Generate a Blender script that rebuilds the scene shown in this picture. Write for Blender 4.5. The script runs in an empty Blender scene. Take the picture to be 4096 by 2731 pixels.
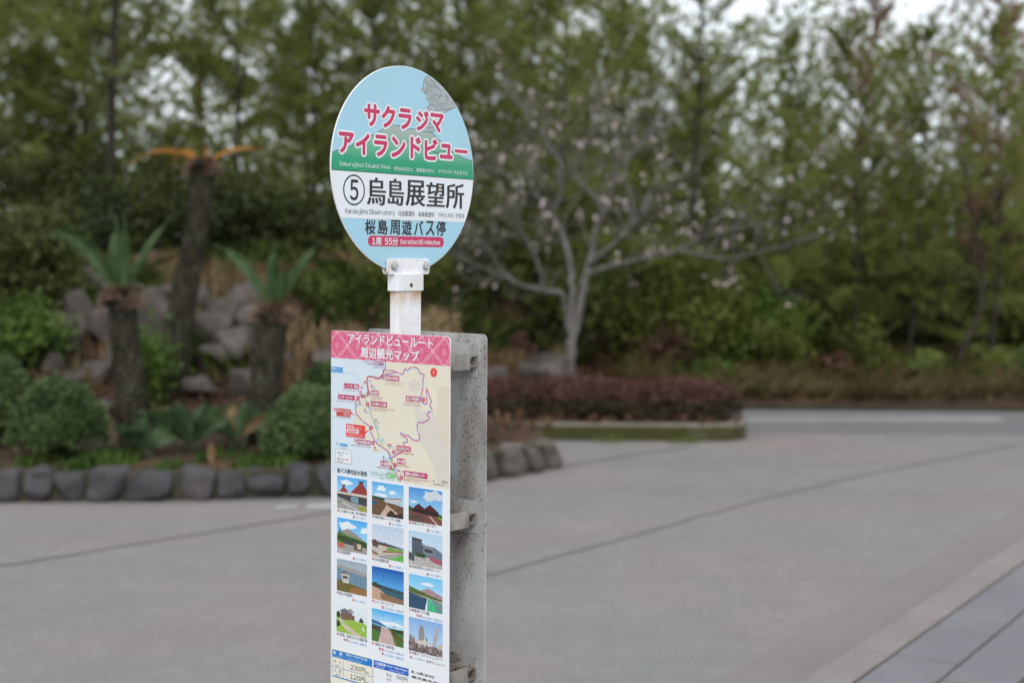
import bpy, bmesh, math, random
import numpy as np
from mathutils import Matrix, Vector
from math import radians, sin, cos, pi

S = bpy.context.scene
COL = S.collection

# ------------------------------------------------------------------ camera
EYE = 1.55                                    # metres above the pavement
PITCH, ROLL = radians(-3.37), radians(0.43)
camd = bpy.data.cameras.new('camera')
cam = bpy.data.objects.new('camera', camd); COL.objects.link(cam)
fwd = Vector((0, cos(PITCH), sin(PITCH))); up = Vector((0, -sin(PITCH), cos(PITCH))); rt = Vector((1, 0, 0))
rt2 = rt * cos(ROLL) + up * sin(ROLL); up2 = up * cos(ROLL) - rt * sin(ROLL)
cam.matrix_world = Matrix(((rt2.x, up2.x, -fwd.x, 0), (rt2.y, up2.y, -fwd.y, 0), (rt2.z, up2.z, -fwd.z, EYE), (0, 0, 0, 1)))
camd.lens = 50; camd.sensor_width = 36; camd.sensor_fit = 'HORIZONTAL'
camd.clip_start = 0.05; camd.clip_end = 2000
camd.dof.use_dof = True; camd.dof.focus_distance = 3.12; camd.dof.aperture_fstop = 2.4; camd.dof.aperture_blades = 0
S.camera = cam

# ------------------------------------------------------------------ overcast sky and soft sun
SUN_EL, SUN_AZ = radians(42), radians(178)    # behind the camera, veiled by cloud
W = bpy.data.worlds.new('World'); S.world = W; W.use_nodes = True
wn = W.node_tree.nodes; wl = W.node_tree.links
wn.clear()
sky = wn.new('ShaderNodeTexSky'); sky.sky_type = 'NISHITA'; sky.sun_disc = False
sky.sun_elevation = SUN_EL; sky.sun_rotation = SUN_AZ
sky.air_density = 1.0; sky.dust_density = 3.0; sky.ozone_density = 1.0
hsv = wn.new('ShaderNodeHueSaturation'); hsv.inputs['Saturation'].default_value = 0.22
cloud = wn.new('ShaderNodeMix'); cloud.data_type = 'RGBA'; cloud.inputs[0].default_value = 0.82   # even cloud cover over the sky
cloud.inputs['B'].default_value = (9.6, 10.3, 11.1, 1)
bg = wn.new('ShaderNodeBackground'); bg.inputs['Strength'].default_value = 0.108
wo = wn.new('ShaderNodeOutputWorld')
wl.new(sky.outputs[0], hsv.inputs['Color']); wl.new(hsv.outputs[0], cloud.inputs['A']); wl.new(cloud.outputs['Result'], bg.inputs['Color']); wl.new(bg.outputs[0], wo.inputs[0])
sund = bpy.data.lights.new('sun', 'SUN'); sund.energy = 1.5; sund.angle = radians(25); sund.color = (1, 0.97, 0.92)
sun = bpy.data.objects.new('sun', sund); COL.objects.link(sun)
sdir = Vector((sin(SUN_AZ) * cos(SUN_EL), cos(SUN_AZ) * cos(SUN_EL), sin(SUN_EL)))
sun.rotation_euler = sdir.to_track_quat('Z', 'Y').to_euler()
S.view_settings.view_transform = 'Standard'; S.view_settings.look = 'None'; S.view_settings.gamma = 1
S.view_settings.use_curve_mapping = False; S.view_settings.exposure = 0.2
S.cycles.use_denoising = True; S.cycles.max_bounces = 6; S.cycles.diffuse_bounces = 3; S.cycles.transparent_max_bounces = 4
S.cycles.caustics_reflective = False; S.cycles.caustics_refractive = False

# ------------------------------------------------------------------ helpers
def lin(*c):                                   # sRGB 0-255 -> linear
    return tuple(((v / 255) / 12.92 if v <= 10 else ((v / 255 + 0.055) / 1.055) ** 2.4) for v in c) + (1,)

def link(o, parent=None):
    COL.objects.link(o)
    if parent is not None: o.parent = parent
    return o

def mesh_obj(name, V, F, mat=None, parent=None, smooth=False, loc=None):
    me = bpy.data.meshes.new(name)
    if isinstance(V, np.ndarray) and isinstance(F, np.ndarray):
        n, k = F.shape
        me.vertices.add(len(V)); me.vertices.foreach_set('co', np.ascontiguousarray(V, dtype=np.float32).ravel())
        me.loops.add(n * k); me.loops.foreach_set('vertex_index', np.ascontiguousarray(F, dtype=np.int32).ravel())
        me.polygons.add(n); me.polygons.foreach_set('loop_start', np.arange(0, n * k, k, dtype=np.int32))
        me.update(calc_edges=True)
    else:
        me.from_pydata([tuple(v) for v in V], [], [tuple(f) for f in F]); me.update()
    if smooth: me.polygons.foreach_set('use_smooth', [True] * len(me.polygons))
    for m in (mat if isinstance(mat, (list, tuple)) else [mat]):
        if m: me.materials.append(m)
    o = bpy.data.objects.new(name, me); link(o, parent)
    if loc: o.location = loc
    return o

def bm_obj(name, bm, mat, parent=None, smooth=False):
    me = bpy.data.meshes.new(name); bm.to_mesh(me); bm.free()
    if smooth: me.polygons.foreach_set('use_smooth', [True] * len(me.polygons))
    me.materials.append(mat)
    return link(bpy.data.objects.new(name, me), parent)

def empty(name, loc=(0, 0, 0), rz=0.0):
    o = bpy.data.objects.new(name, None); COL.objects.link(o); o.location = loc; o.rotation_euler.z = rz; o.empty_display_size = 0.1
    return o

def tag(o, label, cat, group=None):
    o['label'] = label; o['category'] = cat
    if group: o['group'] = group
    return o

def structure(o): o['kind'] = 'structure'; return o

def box_bm(x0, x1, y0, y1, z0, z1, bevel=0.0, seg=2):
    bm = bmesh.new()
    bmesh.ops.create_cube(bm, size=1)
    for v in bm.verts: v.co = Vector(((x0 + x1) / 2 + v.co.x * (x1 - x0), (y0 + y1) / 2 + v.co.y * (y1 - y0), (z0 + z1) / 2 + v.co.z * (z1 - z0)))
    if bevel: bmesh.ops.bevel(bm, geom=list(bm.edges), offset=bevel, segments=seg, affect='EDGES', profile=0.5)
    return bm

def round_rect(x0, y0, x1, y1, r, n=6):
    r = max(1e-4, min(r, (x1 - x0) / 2, (y1 - y0) / 2)); P = []
    for cx, cy, a0 in ((x1 - r, y1 - r, 0), (x0 + r, y1 - r, 90), (x0 + r, y0 + r, 180), (x1 - r, y0 + r, 270)):
        for k in range(n + 1):
            a = radians(a0 + 90 * k / n); P.append((cx + r * cos(a), cy + r * sin(a)))
    return P

def plate_bm(outline, y0, y1, bevel=0.0006):   # outline in x,z ; front at y0, back at y1
    bm = bmesh.new()
    f = [bm.verts.new((x, y0, z)) for x, z in outline]; b = [bm.verts.new((x, y1, z)) for x, z in outline]
    ff = bm.faces.new(f); bm.faces.new(b[::-1])
    n = len(f)
    for i in range(n): bm.faces.new((f[i], b[i], b[(i + 1) % n], f[(i + 1) % n]))
    bmesh.ops.recalc_face_normals(bm, faces=bm.faces)
    if bevel: bmesh.ops.bevel(bm, geom=[e for e in bm.edges if abs(e.verts[0].co.y - e.verts[1].co.y) < 1e-7], offset=bevel, segments=1, affect='EDGES')
    return bm

def tube(pts, radii, seg=8, cap=True):         # returns V, F (quads as lists)
    V, F = [], []
    pts = [Vector(p) for p in pts]; prev = None
    for i, p in enumerate(pts):
        d = (pts[min(i + 1, len(pts) - 1)] - pts[max(i - 1, 0)]).normalized()
        a = prev if prev is not None else Vector((0, 0, 1)).cross(d) if abs(d.z) < 0.95 else Vector((1, 0, 0))
        a = (a - d * a.dot(d))
        if a.length < 1e-6: a = d.orthogonal()
        a.normalize(); prev = a; b = d.cross(a)
        for k in range(seg):
            t = 2 * pi * k / seg; V.append(p + (a * cos(t) + b * sin(t)) * radii[i])
    for i in range(len(pts) - 1):
        for k in range(seg):
            F.append((i * seg + k, i * seg + (k + 1) % seg, (i + 1) * seg + (k + 1) % seg, (i + 1) * seg + k))
    if cap:
        V.append(pts[-1]); c = len(V) - 1; o = (len(pts) - 1) * seg
        for k in range(seg): F.append((o + k, o + (k + 1) % seg, c))
    return V, F

class Soup:                                    # many small shapes joined into one mesh
    def __init__(s): s.V = []; s.F = []
    def add(s, V, F):
        o = len(s.V); s.V += list(V); s.F += [tuple(i + o for i in f) for f in F]
    def build(s, name, mat, parent=None, smooth=False): return mesh_obj(name, s.V, s.F, mat, parent, smooth)

def unit(rng, n):
    v = rng.normal(size=(n, 3)); return v / np.linalg.norm(v, axis=1, keepdims=True)

def leaves(rng, P, size, aspect=0.5, up=0.0, normal=None, spread=0.8):
    """leaf-shaped quads (rhombs) at points P; returns V, F"""
    n = len(P); d = unit(rng, n)
    if normal is not None: d = d * spread + normal
    d[:, 2] += up; d /= np.linalg.norm(d, axis=1, keepdims=True)
    w = np.cross(d, unit(rng, n)); w /= np.linalg.norm(w, axis=1, keepdims=True) + 1e-9
    L = (size * (0.6 + 0.8 * rng.random(n)))[:, None]; Wd = L * aspect * 0.5
    V = np.stack([P, P + d * L * 0.45 + w * Wd, P + d * L, P + d * L * 0.45 - w * Wd], 1).reshape(-1, 3)
    return V, np.arange(4 * n).reshape(n, 4)

# ------------------------------------------------------------------ materials
def new_mat(name, rough=0.7, spec=0.3):
    m = bpy.data.materials.new(name); m.use_nodes = True
    nt = m.node_tree; b = nt.nodes['Principled BSDF']; b.inputs['Roughness'].default_value = rough; b.inputs['Specular IOR Level'].default_value = spec
    return m, nt, b

def coords(nt, kind='Object', scale=(1, 1, 1)):
    tc = nt.nodes.new('ShaderNodeTexCoord'); mp = nt.nodes.new('ShaderNodeMapping'); mp.inputs['Scale'].default_value = scale
    nt.links.new(tc.outputs[kind], mp.inputs['Vector']); return mp.outputs['Vector']

def world_pos(nt):
    return nt.nodes.new('ShaderNodeNewGeometry').outputs['Position']

def noise(nt, vec, scale, detail=4, rough=0.55):
    n = nt.nodes.new('ShaderNodeTexNoise'); n.inputs['Scale'].default_value = scale; n.inputs['Detail'].default_value = detail; n.inputs['Roughness'].default_value = rough
    nt.links.new(vec, n.inputs['Vector']); return n.outputs['Fac']

def ramp(nt, fac, stops):
    r = nt.nodes.new('ShaderNodeValToRGB'); e = r.color_ramp.elements
    while len(e) < len(stops): e.new(0.5)
    for i, (p, c) in enumerate(stops): e[i].position = p; e[i].color = c if len(c) == 4 else tuple(c) + (1,)
    nt.links.new(fac, r.inputs['Fac']); return r.outputs['Color']

def mix(nt, fac, a, b, mode='MIX'):
    m = nt.nodes.new('ShaderNodeMix'); m.data_type = 'RGBA'; m.blend_type = mode
    for k, v in ((0, fac), ('A', a), ('B', b)):
        if isinstance(v, (int, float)): m.inputs[k].default_value = v
        elif isinstance(v, tuple): m.inputs[k].default_value = v if len(v) == 4 else v + (1,)
        else: nt.links.new(v, m.inputs[k])
    return m.outputs['Result']

def bump(nt, b, h, strength=0.3, dist=0.01):
    n = nt.nodes.new('ShaderNodeBump'); n.inputs['Strength'].default_value = strength; n.inputs['Distance'].default_value = dist
    nt.links.new(h, n.inputs['Height']); nt.links.new(n.outputs[0], b.inputs['Normal'])

def ground_mat(name, c0, c1, c2, big=0.35, fine=60, rough=0.9, bmp=0.25, fleck=None):
    m, nt, b = new_mat(name, rough, 0.2); P = world_pos(nt)
    n1 = noise(nt, P, big, 5); n2 = noise(nt, P, fine, 3, 0.7); n3 = noise(nt, P, big * 6, 4)
    base = ramp(nt, n1, [(0.32, c0), (0.52, c1), (0.7, c2)])
    base = mix(nt, ramp(nt, n3, [(0.35, (0, 0, 0)), (0.75, (0.35, 0.35, 0.35))]), base, c0)
    base = mix(nt, 0.5, base, ramp(nt, n2, [(0.3, (0.35, 0.35, 0.35)), (0.7, (0.66, 0.66, 0.66))]), 'OVERLAY')
    nt.links.new(base, b.inputs['Base Color']); bump(nt, b, n2, bmp, 0.006); return m

def leaf_mat(name, cols, trans=0.25, rough=0.55, scale=1.3):
    """cols: list of linear colours spread by clumps, single leaves and individuals"""
    m, nt, b = new_mat(name, rough, 0.25); P = world_pos(nt)
    oi = nt.nodes.new('ShaderNodeObjectInfo')
    n1 = noise(nt, P, scale, 3); n2 = noise(nt, P, scale * 14, 2)
    a = nt.nodes.new('ShaderNodeMath'); a.operation = 'MULTIPLY_ADD'; nt.links.new(n1, a.inputs[0]); a.inputs[1].default_value = 0.62
    s = nt.nodes.new('ShaderNodeMath'); s.operation = 'MULTIPLY'; nt.links.new(n2, s.inputs[0]); s.inputs[1].default_value = 0.28
    nt.links.new(s.outputs[0], a.inputs[2])
    t = nt.nodes.new('ShaderNodeMath'); t.operation = 'MULTIPLY_ADD'; nt.links.new(oi.outputs['Random'], t.inputs[0]); t.inputs[1].default_value = 0.16; nt.links.new(a.outputs[0], t.inputs[2])
    k = len(cols); c = ramp(nt, t.outputs[0], [(0.34 + 0.4 * i / (k - 1), cols[i]) for i in range(k)])
    nt.links.new(c, b.inputs['Base Color'])
    tr = nt.nodes.new('ShaderNodeBsdfTranslucent'); nt.links.new(c, tr.inputs['Color'])
    ms = nt.nodes.new('ShaderNodeMixShader'); ms.inputs[0].default_value = trans
    nt.links.new(b.outputs[0], ms.inputs[1]); nt.links.new(tr.outputs[0], ms.inputs[2]); nt.links.new(ms.outputs[0], nt.nodes['Material Output'].inputs['Surface'])
    return m

def bark_mat(name, dark, mid, pale, scale=18, bmp=0.6):
    m, nt, b = new_mat(name, 0.9, 0.15); v = coords(nt, 'Object', (1, 1, 0.35))
    n = noise(nt, v, scale, 6, 0.65); n2 = noise(nt, v, scale * 0.25, 3)
    c = ramp(nt, n, [(0.35, dark), (0.55, mid), (0.75, pale)]); c = mix(nt, ramp(nt, n2, [(0.4, (0, 0, 0)), (0.7, (0.6, 0.6, 0.6))]), c, dark)
    nt.links.new(c, b.inputs['Base Color']); bump(nt, b, n, bmp, 0.02); return m

M = {}
M['asphalt'] = ground_mat('asphalt', (0.212, 0.187, 0.184), (0.205, 0.197, 0.192), (0.205, 0.205, 0.199), 0.45, 90, 0.85, 0.25)
M['road'] = ground_mat('road_asphalt', (0.15, 0.145, 0.15), (0.165, 0.16, 0.163), (0.18, 0.172, 0.172), 0.4, 90, 0.85, 0.25)
M['gutter'] = ground_mat('gutter_concrete', (0.192, 0.167, 0.162), (0.206, 0.182, 0.176), (0.214, 0.193, 0.187), 0.8, 70, 0.85, 0.2)
M['kerb'] = ground_mat('kerb_concrete', (0.2, 0.172, 0.163), (0.228, 0.2, 0.19), (0.25, 0.225, 0.213), 2.0, 80, 0.85, 0.2)
M['paver'] = ground_mat('paver', (0.155, 0.151, 0.162), (0.178, 0.173, 0.184), (0.2, 0.195, 0.206), 1.5, 120, 0.8, 0.3)
M['sand'] = ground_mat('joint_sand', (0.06, 0.058, 0.06), (0.08, 0.077, 0.078), (0.1, 0.095, 0.095), 3, 150)
M['seam'] = ground_mat('tar_seam', (0.155, 0.145, 0.14), (0.172, 0.163, 0.157), (0.198, 0.187, 0.18), 3, 60)
M['paint'] = ground_mat('worn_road_paint', (0.3, 0.298, 0.295), (0.39, 0.388, 0.385), (0.46, 0.46, 0.46), 2.5, 50)
M['soil'] = ground_mat('leaf_litter_soil', (0.035, 0.026, 0.018), (0.075, 0.045, 0.03), (0.1, 0.066, 0.038), 1.1, 40, 0.95, 0.6)
M['rock'] = ground_mat('volcanic_rock', (0.042, 0.036, 0.031), (0.11, 0.094, 0.083), (0.175, 0.15, 0.133), 2.6, 25, 0.9, 0.6)
M['edge_stone'] = ground_mat('edging_stone', (0.04, 0.038, 0.041), (0.068, 0.064, 0.068), (0.11, 0.097, 0.092), 3.0, 30, 0.9, 0.6)
M['mortar'] = ground_mat('mossy_mortar', (0.03, 0.028, 0.02), (0.05, 0.048, 0.032), (0.075, 0.068, 0.05), 4, 40)
M['mossy'] = ground_mat('mossy_concrete', (0.035, 0.038, 0.012), (0.055, 0.055, 0.02), (0.12, 0.11, 0.075), 2.0, 30, 0.95, 0.4)
M['kerb_top'] = ground_mat('weathered_concrete', (0.16, 0.145, 0.115), (0.22, 0.2, 0.165), (0.26, 0.24, 0.2), 2.0, 40, 0.9, 0.3)
M['pine_bark'] = bark_mat('pine_bark', (0.022, 0.018, 0.016), (0.05, 0.041, 0.035), (0.1, 0.08, 0.066), 14)
M['cherry_bark'] = bark_mat('cherry_bark', (0.085, 0.078, 0.072), (0.165, 0.152, 0.142), (0.26, 0.242, 0.226), 12, 0.4)
M['cycad_bark'] = bark_mat('cycad_bark', (0.018, 0.016, 0.011), (0.055, 0.05, 0.034), (0.13, 0.13, 0.1), 22, 0.9)
M['fibre'] = bark_mat('cycad_crown_fibre', (0.08, 0.05, 0.033), (0.18, 0.12, 0.085), (0.28, 0.2, 0.145), 30, 0.9)
M['needles'] = leaf_mat('pine_needles', [(0.09, 0.115, 0.028), (0.17, 0.2, 0.045), (0.25, 0.28, 0.07), (0.32, 0.33, 0.13)], 0.5)
M['rust_needles'] = leaf_mat('withered_needles', [(0.11, 0.1, 0.04), (0.22, 0.13, 0.075), (0.28, 0.15, 0.1), (0.18, 0.16, 0.06)], 0.35)
M['wood_leaf'] = leaf_mat('broad_leaves', [(0.036, 0.053, 0.014), (0.085, 0.105, 0.022), (0.14, 0.16, 0.03), (0.18, 0.185, 0.055)], 0.3)
M['shade_leaf'] = leaf_mat('shaded_broad_leaves', [(0.02, 0.032, 0.012), (0.045, 0.06, 0.016), (0.075, 0.09, 0.022), (0.1, 0.11, 0.035)], 0.25)  # dimmed copy of the broad leaves, woodland shade put into the colour
M['azalea'] = leaf_mat('azalea_leaves', [(0.03, 0.056, 0.02), (0.07, 0.11, 0.038), (0.105, 0.15, 0.052), (0.155, 0.185, 0.09)], 0.15, 0.5, 3.5)
M['hedge_leaf'] = leaf_mat('red_hedge_leaves', [(0.055, 0.03, 0.019), (0.095, 0.044, 0.032), (0.13, 0.058, 0.045), (0.12, 0.078, 0.045)], 0.15, 0.55, 2.5)
M['bright_leaf'] = leaf_mat('bright_green_leaves', [(0.03, 0.065, 0.016), (0.065, 0.12, 0.022), (0.115, 0.175, 0.03), (0.16, 0.2, 0.045)], 0.25, 0.5, 2.5)
M['frond'] = leaf_mat('cycad_frond', [(0.022, 0.05, 0.016), (0.042, 0.082, 0.024), (0.075, 0.12, 0.05), (0.13, 0.17, 0.105)], 0.15, 0.35, 6)
M['dry_frond'] = leaf_mat('dry_frond', [(0.3, 0.13, 0.025), (0.46, 0.21, 0.04), (0.5, 0.27, 0.07), (0.34, 0.26, 0.08)], 0.3, 0.5, 6)
M['dry_grass'] = leaf_mat('dry_grass', [(0.15, 0.1, 0.05), (0.28, 0.2, 0.1), (0.38, 0.29, 0.16), (0.2, 0.2, 0.07)], 0.35, 0.6, 0.9)
M['green_grass'] = leaf_mat('green_grass', [(0.05, 0.085, 0.02), (0.1, 0.15, 0.034), (0.16, 0.21, 0.05), (0.22, 0.22, 0.08)], 0.3, 0.6, 1.5)
M['petal'] = leaf_mat('cherry_petals', [(0.56, 0.43, 0.42), (0.64, 0.52, 0.5), (0.7, 0.6, 0.58), (0.74, 0.66, 0.63)], 0.3, 0.5, 3)
M['litter'] = leaf_mat('fallen_leaves', [(0.025, 0.026, 0.012), (0.085, 0.042, 0.026), (0.13, 0.07, 0.04), (0.06, 0.065, 0.022)], 0.1, 0.7, 1.2)
M['hedge_dark'] = leaf_mat('dark_hedge_leaves', [(0.02, 0.022, 0.01), (0.04, 0.036, 0.016), (0.06, 0.05, 0.022), (0.05, 0.07, 0.024)], 0.12, 0.55, 2.5)
M['dark_frond'] = leaf_mat('dark_cycad_frond', [(0.018, 0.042, 0.017), (0.036, 0.074, 0.027), (0.065, 0.11, 0.046), (0.12, 0.16, 0.09)], 0.12, 0.4, 5)
M['tan_frond'] = leaf_mat('tan_frond', [(0.11, 0.07, 0.035), (0.19, 0.12, 0.06), (0.26, 0.17, 0.085), (0.15, 0.12, 0.06)], 0.2, 0.5, 6)

def asphalt_mat(name, warm):
    m, nt, b = new_mat(name, 0.86, 0.2); P = world_pos(nt)
    n1 = noise(nt, P, 0.5, 5, 0.6); n2 = noise(nt, P, 3.2, 5, 0.62); n3 = noise(nt, P, 16, 4, 0.7); n4 = noise(nt, P, 110, 2, 0.6)
    c = ramp(nt, n1, [(0.34, (0.23, 0.194, 0.186)), (0.5, (0.21, 0.195, 0.187)), (0.66, (0.194, 0.195, 0.188))])
    c = mix(nt, 0.75, c, ramp(nt, n2, [(0.3, (0.455, 0.45, 0.445)), (0.5, (0.5, 0.5, 0.5)), (0.72, (0.545, 0.54, 0.535))]), 'OVERLAY')
    c = mix(nt, 0.8, c, ramp(nt, n3, [(0.32, (0.455, 0.455, 0.455)), (0.68, (0.545, 0.545, 0.545))]), 'OVERLAY')
    c = mix(nt, 0.6, c, ramp(nt, n4, [(0.3, (0.3, 0.3, 0.3)), (0.7, (0.7, 0.7, 0.7))]), 'OVERLAY')
    st = noise(nt, P, 1.1, 6, 0.7); c = mix(nt, ramp(nt, st, [(0.62, (0, 0, 0)), (0.74, (0.22, 0.22, 0.22))]), c, (0.12, 0.113, 0.112, 1))      # oil and water stains
    mp = nt.nodes.new('ShaderNodeMapping'); mp.inputs['Rotation'].default_value = (0, 0, radians(-52)); mp.inputs['Scale'].default_value = (0.08, 1.3, 1); nt.links.new(P, mp.inputs['Vector'])
    tw = noise(nt, mp.outputs[0], 0.9, 3); c = mix(nt, ramp(nt, tw, [(0.5, (0, 0, 0)), (0.68, (0.3, 0.3, 0.3))]), c, (0.165, 0.155, 0.15, 1))      # worn wheel tracks
    nt.links.new(c, b.inputs['Base Color']); bump(nt, b, n4, 0.25, 0.006); return m
M['asphalt'] = asphalt_mat('asphalt', 1)

CACHE = {}
def one_glyph(ch):
    """one character as flat faces, from Blender's built-in font"""
    if ch not in CACHE:
        c = bpy.data.curves.new('glyphs', 'FONT'); c.body = ch; c.resolution_u = 3; c.fill_mode = 'FRONT'
        o = bpy.data.objects.new('glyphs', c); COL.objects.link(o); dg = bpy.context.evaluated_depsgraph_get(); e = o.evaluated_get(dg); m = e.to_mesh()
        CACHE[ch] = ([(v.co.x, v.co.y) for v in m.vertices], [tuple(p.vertices) for p in m.polygons]); e.to_mesh_clear(); bpy.data.objects.remove(o); bpy.data.curves.remove(c)
    return CACHE[ch]
M['straw'] = leaf_mat('verge_straw', [(0.24, 0.18, 0.08), (0.44, 0.33, 0.16), (0.54, 0.43, 0.24), (0.3, 0.32, 0.1)], 0.5, 0.6, 0.9)

# ------------------------------------------------------------------ measurements taken for the print and the traced limbs
# millimetres on each plate: disc from its centre, board and fare card from the top middle of the board
DISC_MOUNTAIN = [(-221.3,24.8),(-205.7,30.8),(-178.3,39.4),(-169.8,40.7),(-157.0,48.4),(-111.5,65.4),(-69.5,84.1),(-44.7,96.6),(-33.4,93.1),(-19.6,95.4),(3.5,87.5),(13.9,90.6),(29.2,91.0),(52.8,89.1),(67.1,87.4),(79.1,88.5),(91.3,82.9),(104.7,73.2),(118.2,68.4),(140.5,58.3),(150.5,50.6),(168.1,43.4),(190.9,36.4),(219.1,31.9)]
DISC_SMOKE = [(68.8,211.4),(58.1,205.0),(55.3,196.7),(53.5,186.8),(47.6,180.6),(57.1,173.4),(65.5,169.4),(65.5,160.5),(73.9,153.1),(71.6,146.4),(68.0,139.6),(57.3,130.7),(52.7,117.3),(52.7,108.5),(43.3,102.1),(62.3,90.6),(81.6,87.6),(96.1,93.0),(88.7,99.0),(100.8,117.9),(103.1,126.3),(120.2,133.4),(147.3,145.5),(162.2,149.6),(169.7,154.9),(152.1,174.9),(124.7,195.3),(90.5,211.5)]
DISC_BANDS = ([(-221.3,-11.6),(223.4,-10.5)],[(-189.2,-110.7),(198.5,-109.7)])
DISC_INK = [('l',[(68.8,211.4),(58.1,205.0),(55.3,196.7),(53.5,186.8),(47.6,180.6),(57.1,173.4),(65.5,169.4),(65.5,160.5),(73.9,153.1),(71.6,146.4),(68.0,139.6),(57.3,130.7),(52.7,117.3),(52.7,108.5),(43.3,102.1),(31.5,99.9)],'black',1.0),
('l',[(65.5,169.4),(63.0,179.7),(67.7,189.8),(83.3,195.4),(100.3,191.3)],'black',1.0),
('l',[(74.8,209.9),(76.1,202.8),(85.7,201.3),(97.8,198.4)],'black',1.0),
('l',[(69.0,173.8),(71.4,185.3),(83.3,189.7),(100.3,188.1),(112.5,182.7),(115.0,174.8),(105.3,169.0),(98.0,171.6)],'black',1.0),
('l',[(78.7,168.2),(76.2,177.7),(85.8,183.4)],'black',1.0),
('l',[(87.1,165.7),(85.8,175.3)],'black',1.0),
('l',[(94.4,167.1),(91.9,180.8)],'black',1.0),
('l',[(73.9,161.2),(83.5,166.2),(93.2,163.0),(76.3,158.2),(93.2,154.8)],'black',1.0),
('l',[(98.1,160.1),(112.6,171.3)],'black',1.0),
('l',[(98.1,158.5),(103.0,150.8),(120.1,146.5)],'black',1.0),
('l',[(74.0,145.0),(81.2,150.5),(90.9,148.1),(100.6,145.7),(103.0,141.0),(90.9,135.1)],'black',1.0),
('l',[(71.6,141.6),(76.5,135.5)],'black',1.0),
('l',[(110.3,153.1),(120.1,155.5),(125.0,146.9),(129.9,158.1),(136.1,153.7)],'black',1.0),
('l',[(142.3,154.2),(152.2,160.0)],'black',1.0),
('l',[(100.7,132.6),(110.4,141.6),(125.1,141.2),(147.3,145.5),(162.2,149.6)],'black',1.0),
('l',[(120.2,133.4),(147.3,145.5)],'black',1.0),
('l',[(124.8,174.0),(132.3,166.5),(132.3,161.6)],'black',1.0),
('l',[(129.7,176.1),(137.2,166.9),(136.0,161.9)],'black',1.0),
('l',[(59.3,201.1),(62.9,194.2)],'black',1.0),
('l',[(68.9,202.9),(67.7,191.4)],'black',1.0),
('l',[(55.9,181.4),(61.9,173.9)],'black',1.0),
('l',[(57.4,121.0),(62.2,110.0),(76.6,103.8)],'black',1.0),
('l',[(80.2,114.7),(91.1,116.3),(103.2,120.6)],'black',1.0),
('l',[(62.3,95.4),(74.3,96.6),(87.5,99.8)],'black',1.0),
('l',[(96.1,93.0),(81.6,87.6),(67.1,87.4)],'black',1.0),
('l',[(103.1,126.3),(98.4,111.2)],'black',1.0),
('l',[(-58.2,58.9),(-48.0,65.1),(-32.1,49.6),(-8.0,63.9),(10.6,61.2)],'black',1.1),
('l',[(47.1,52.0),(55.9,52.5)],'black',1.1),
('l',[(67.4,48.7),(74.6,45.9),(98.8,43.6),(118.4,46.1),(129.4,49.3),(130.1,55.9)],'black',1.1),
('t','サ',-129.1,86.6,-82.4,134.3,'crimson',2),
('t','ク',-76.8,87.0,-34.5,134.2,'crimson',2),
('t','ラ',-24.4,87.6,17.0,133.1,'crimson',2),
('t','ジ',30.8,88.0,71.9,133.3,'crimson',2),
('t','マ',77.7,88.3,121.7,131.0,'crimson',2),
('t','ア',-202.4,25.2,-159.1,69.4,'crimson',2),
('t','イ',-154.0,24.6,-112.5,70.1,'crimson',2),
('t','ラ',-99.4,24.2,-58.5,70.6,'crimson',2),
('t','ン',-46.5,25.1,-2.0,70.3,'crimson',2),
('t','ド',13.3,26.1,47.0,73.8,'crimson',2),
('t','ビ',58.9,25.6,101.4,73.1,'crimson',2),
('t','ュ',108.9,31.4,151.9,65.1,'crimson',2),
('t','ー',159.2,47.5,203.6,55.1,'crimson',2),
('t','Sakurajima Island View',-201.1,-4.1,-49.4,8.2,'white',0),
('t','樱岛观光巴士',-37.6,-2.7,21.4,5.4,'white',0),
('t','櫻島觀光巴士',32.4,-2.4,91.8,5.9,'white',0),
('t','사쿠라지마 아일랜드뷰',102.7,-2.2,204.0,6.8,'white',0),
('o',-188.4,-81.2,-128.1,-19.5,'black',2.0),
('t','5',-169.7,-71.6,-146.5,-29.4,'black',1),
('t','烏',-120.1,-81.0,-63.3,-20.5,'black',3),
('t','島',-56.8,-79.8,-6.9,-20.0,'black',3),
('t','展',-1.1,-78.9,60.9,-20.5,'black',3),
('t','望',65.4,-78.1,125.9,-22.3,'black',3),
('t','所',130.7,-80.4,191.9,-22.3,'black',3),
('t','Karasujima Observatory',-183.5,-103.3,-35.4,-88.9,'black',0),
('t','乌岛展望所',-24.6,-101.6,27.3,-89.6,'black',0),
('t','烏島展望所',39.1,-101.2,91.2,-90.1,'black',0),
('t','가라스시마 전망대',104.1,-101.6,192.1,-90.2,'black',0),
('t','桜',-125.4,-142.3,-95.1,-112.0,'black',1),
('t','島',-87.2,-142.2,-57.5,-111.5,'black',1),
('t','周',-49.7,-142.1,-19.8,-111.1,'black',1),
('t','遊',-12.6,-142.0,17.9,-110.7,'black',1),
('t','バ',26.2,-141.9,54.6,-110.3,'black',1),
('t','ス',64.0,-141.8,91.7,-109.9,'black',1),
('t','停',98.8,-141.6,129.5,-109.5,'black',1),
('r',-117.2,-168.1,124.0,-145.5,'crimson',20),
('t','1周 55分',-104.9,-165.4,-25.0,-149.1,'white',1),
('t','Duration:55 minutes',-17.0,-162.6,111.2,-151.9,'white',1)]
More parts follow.
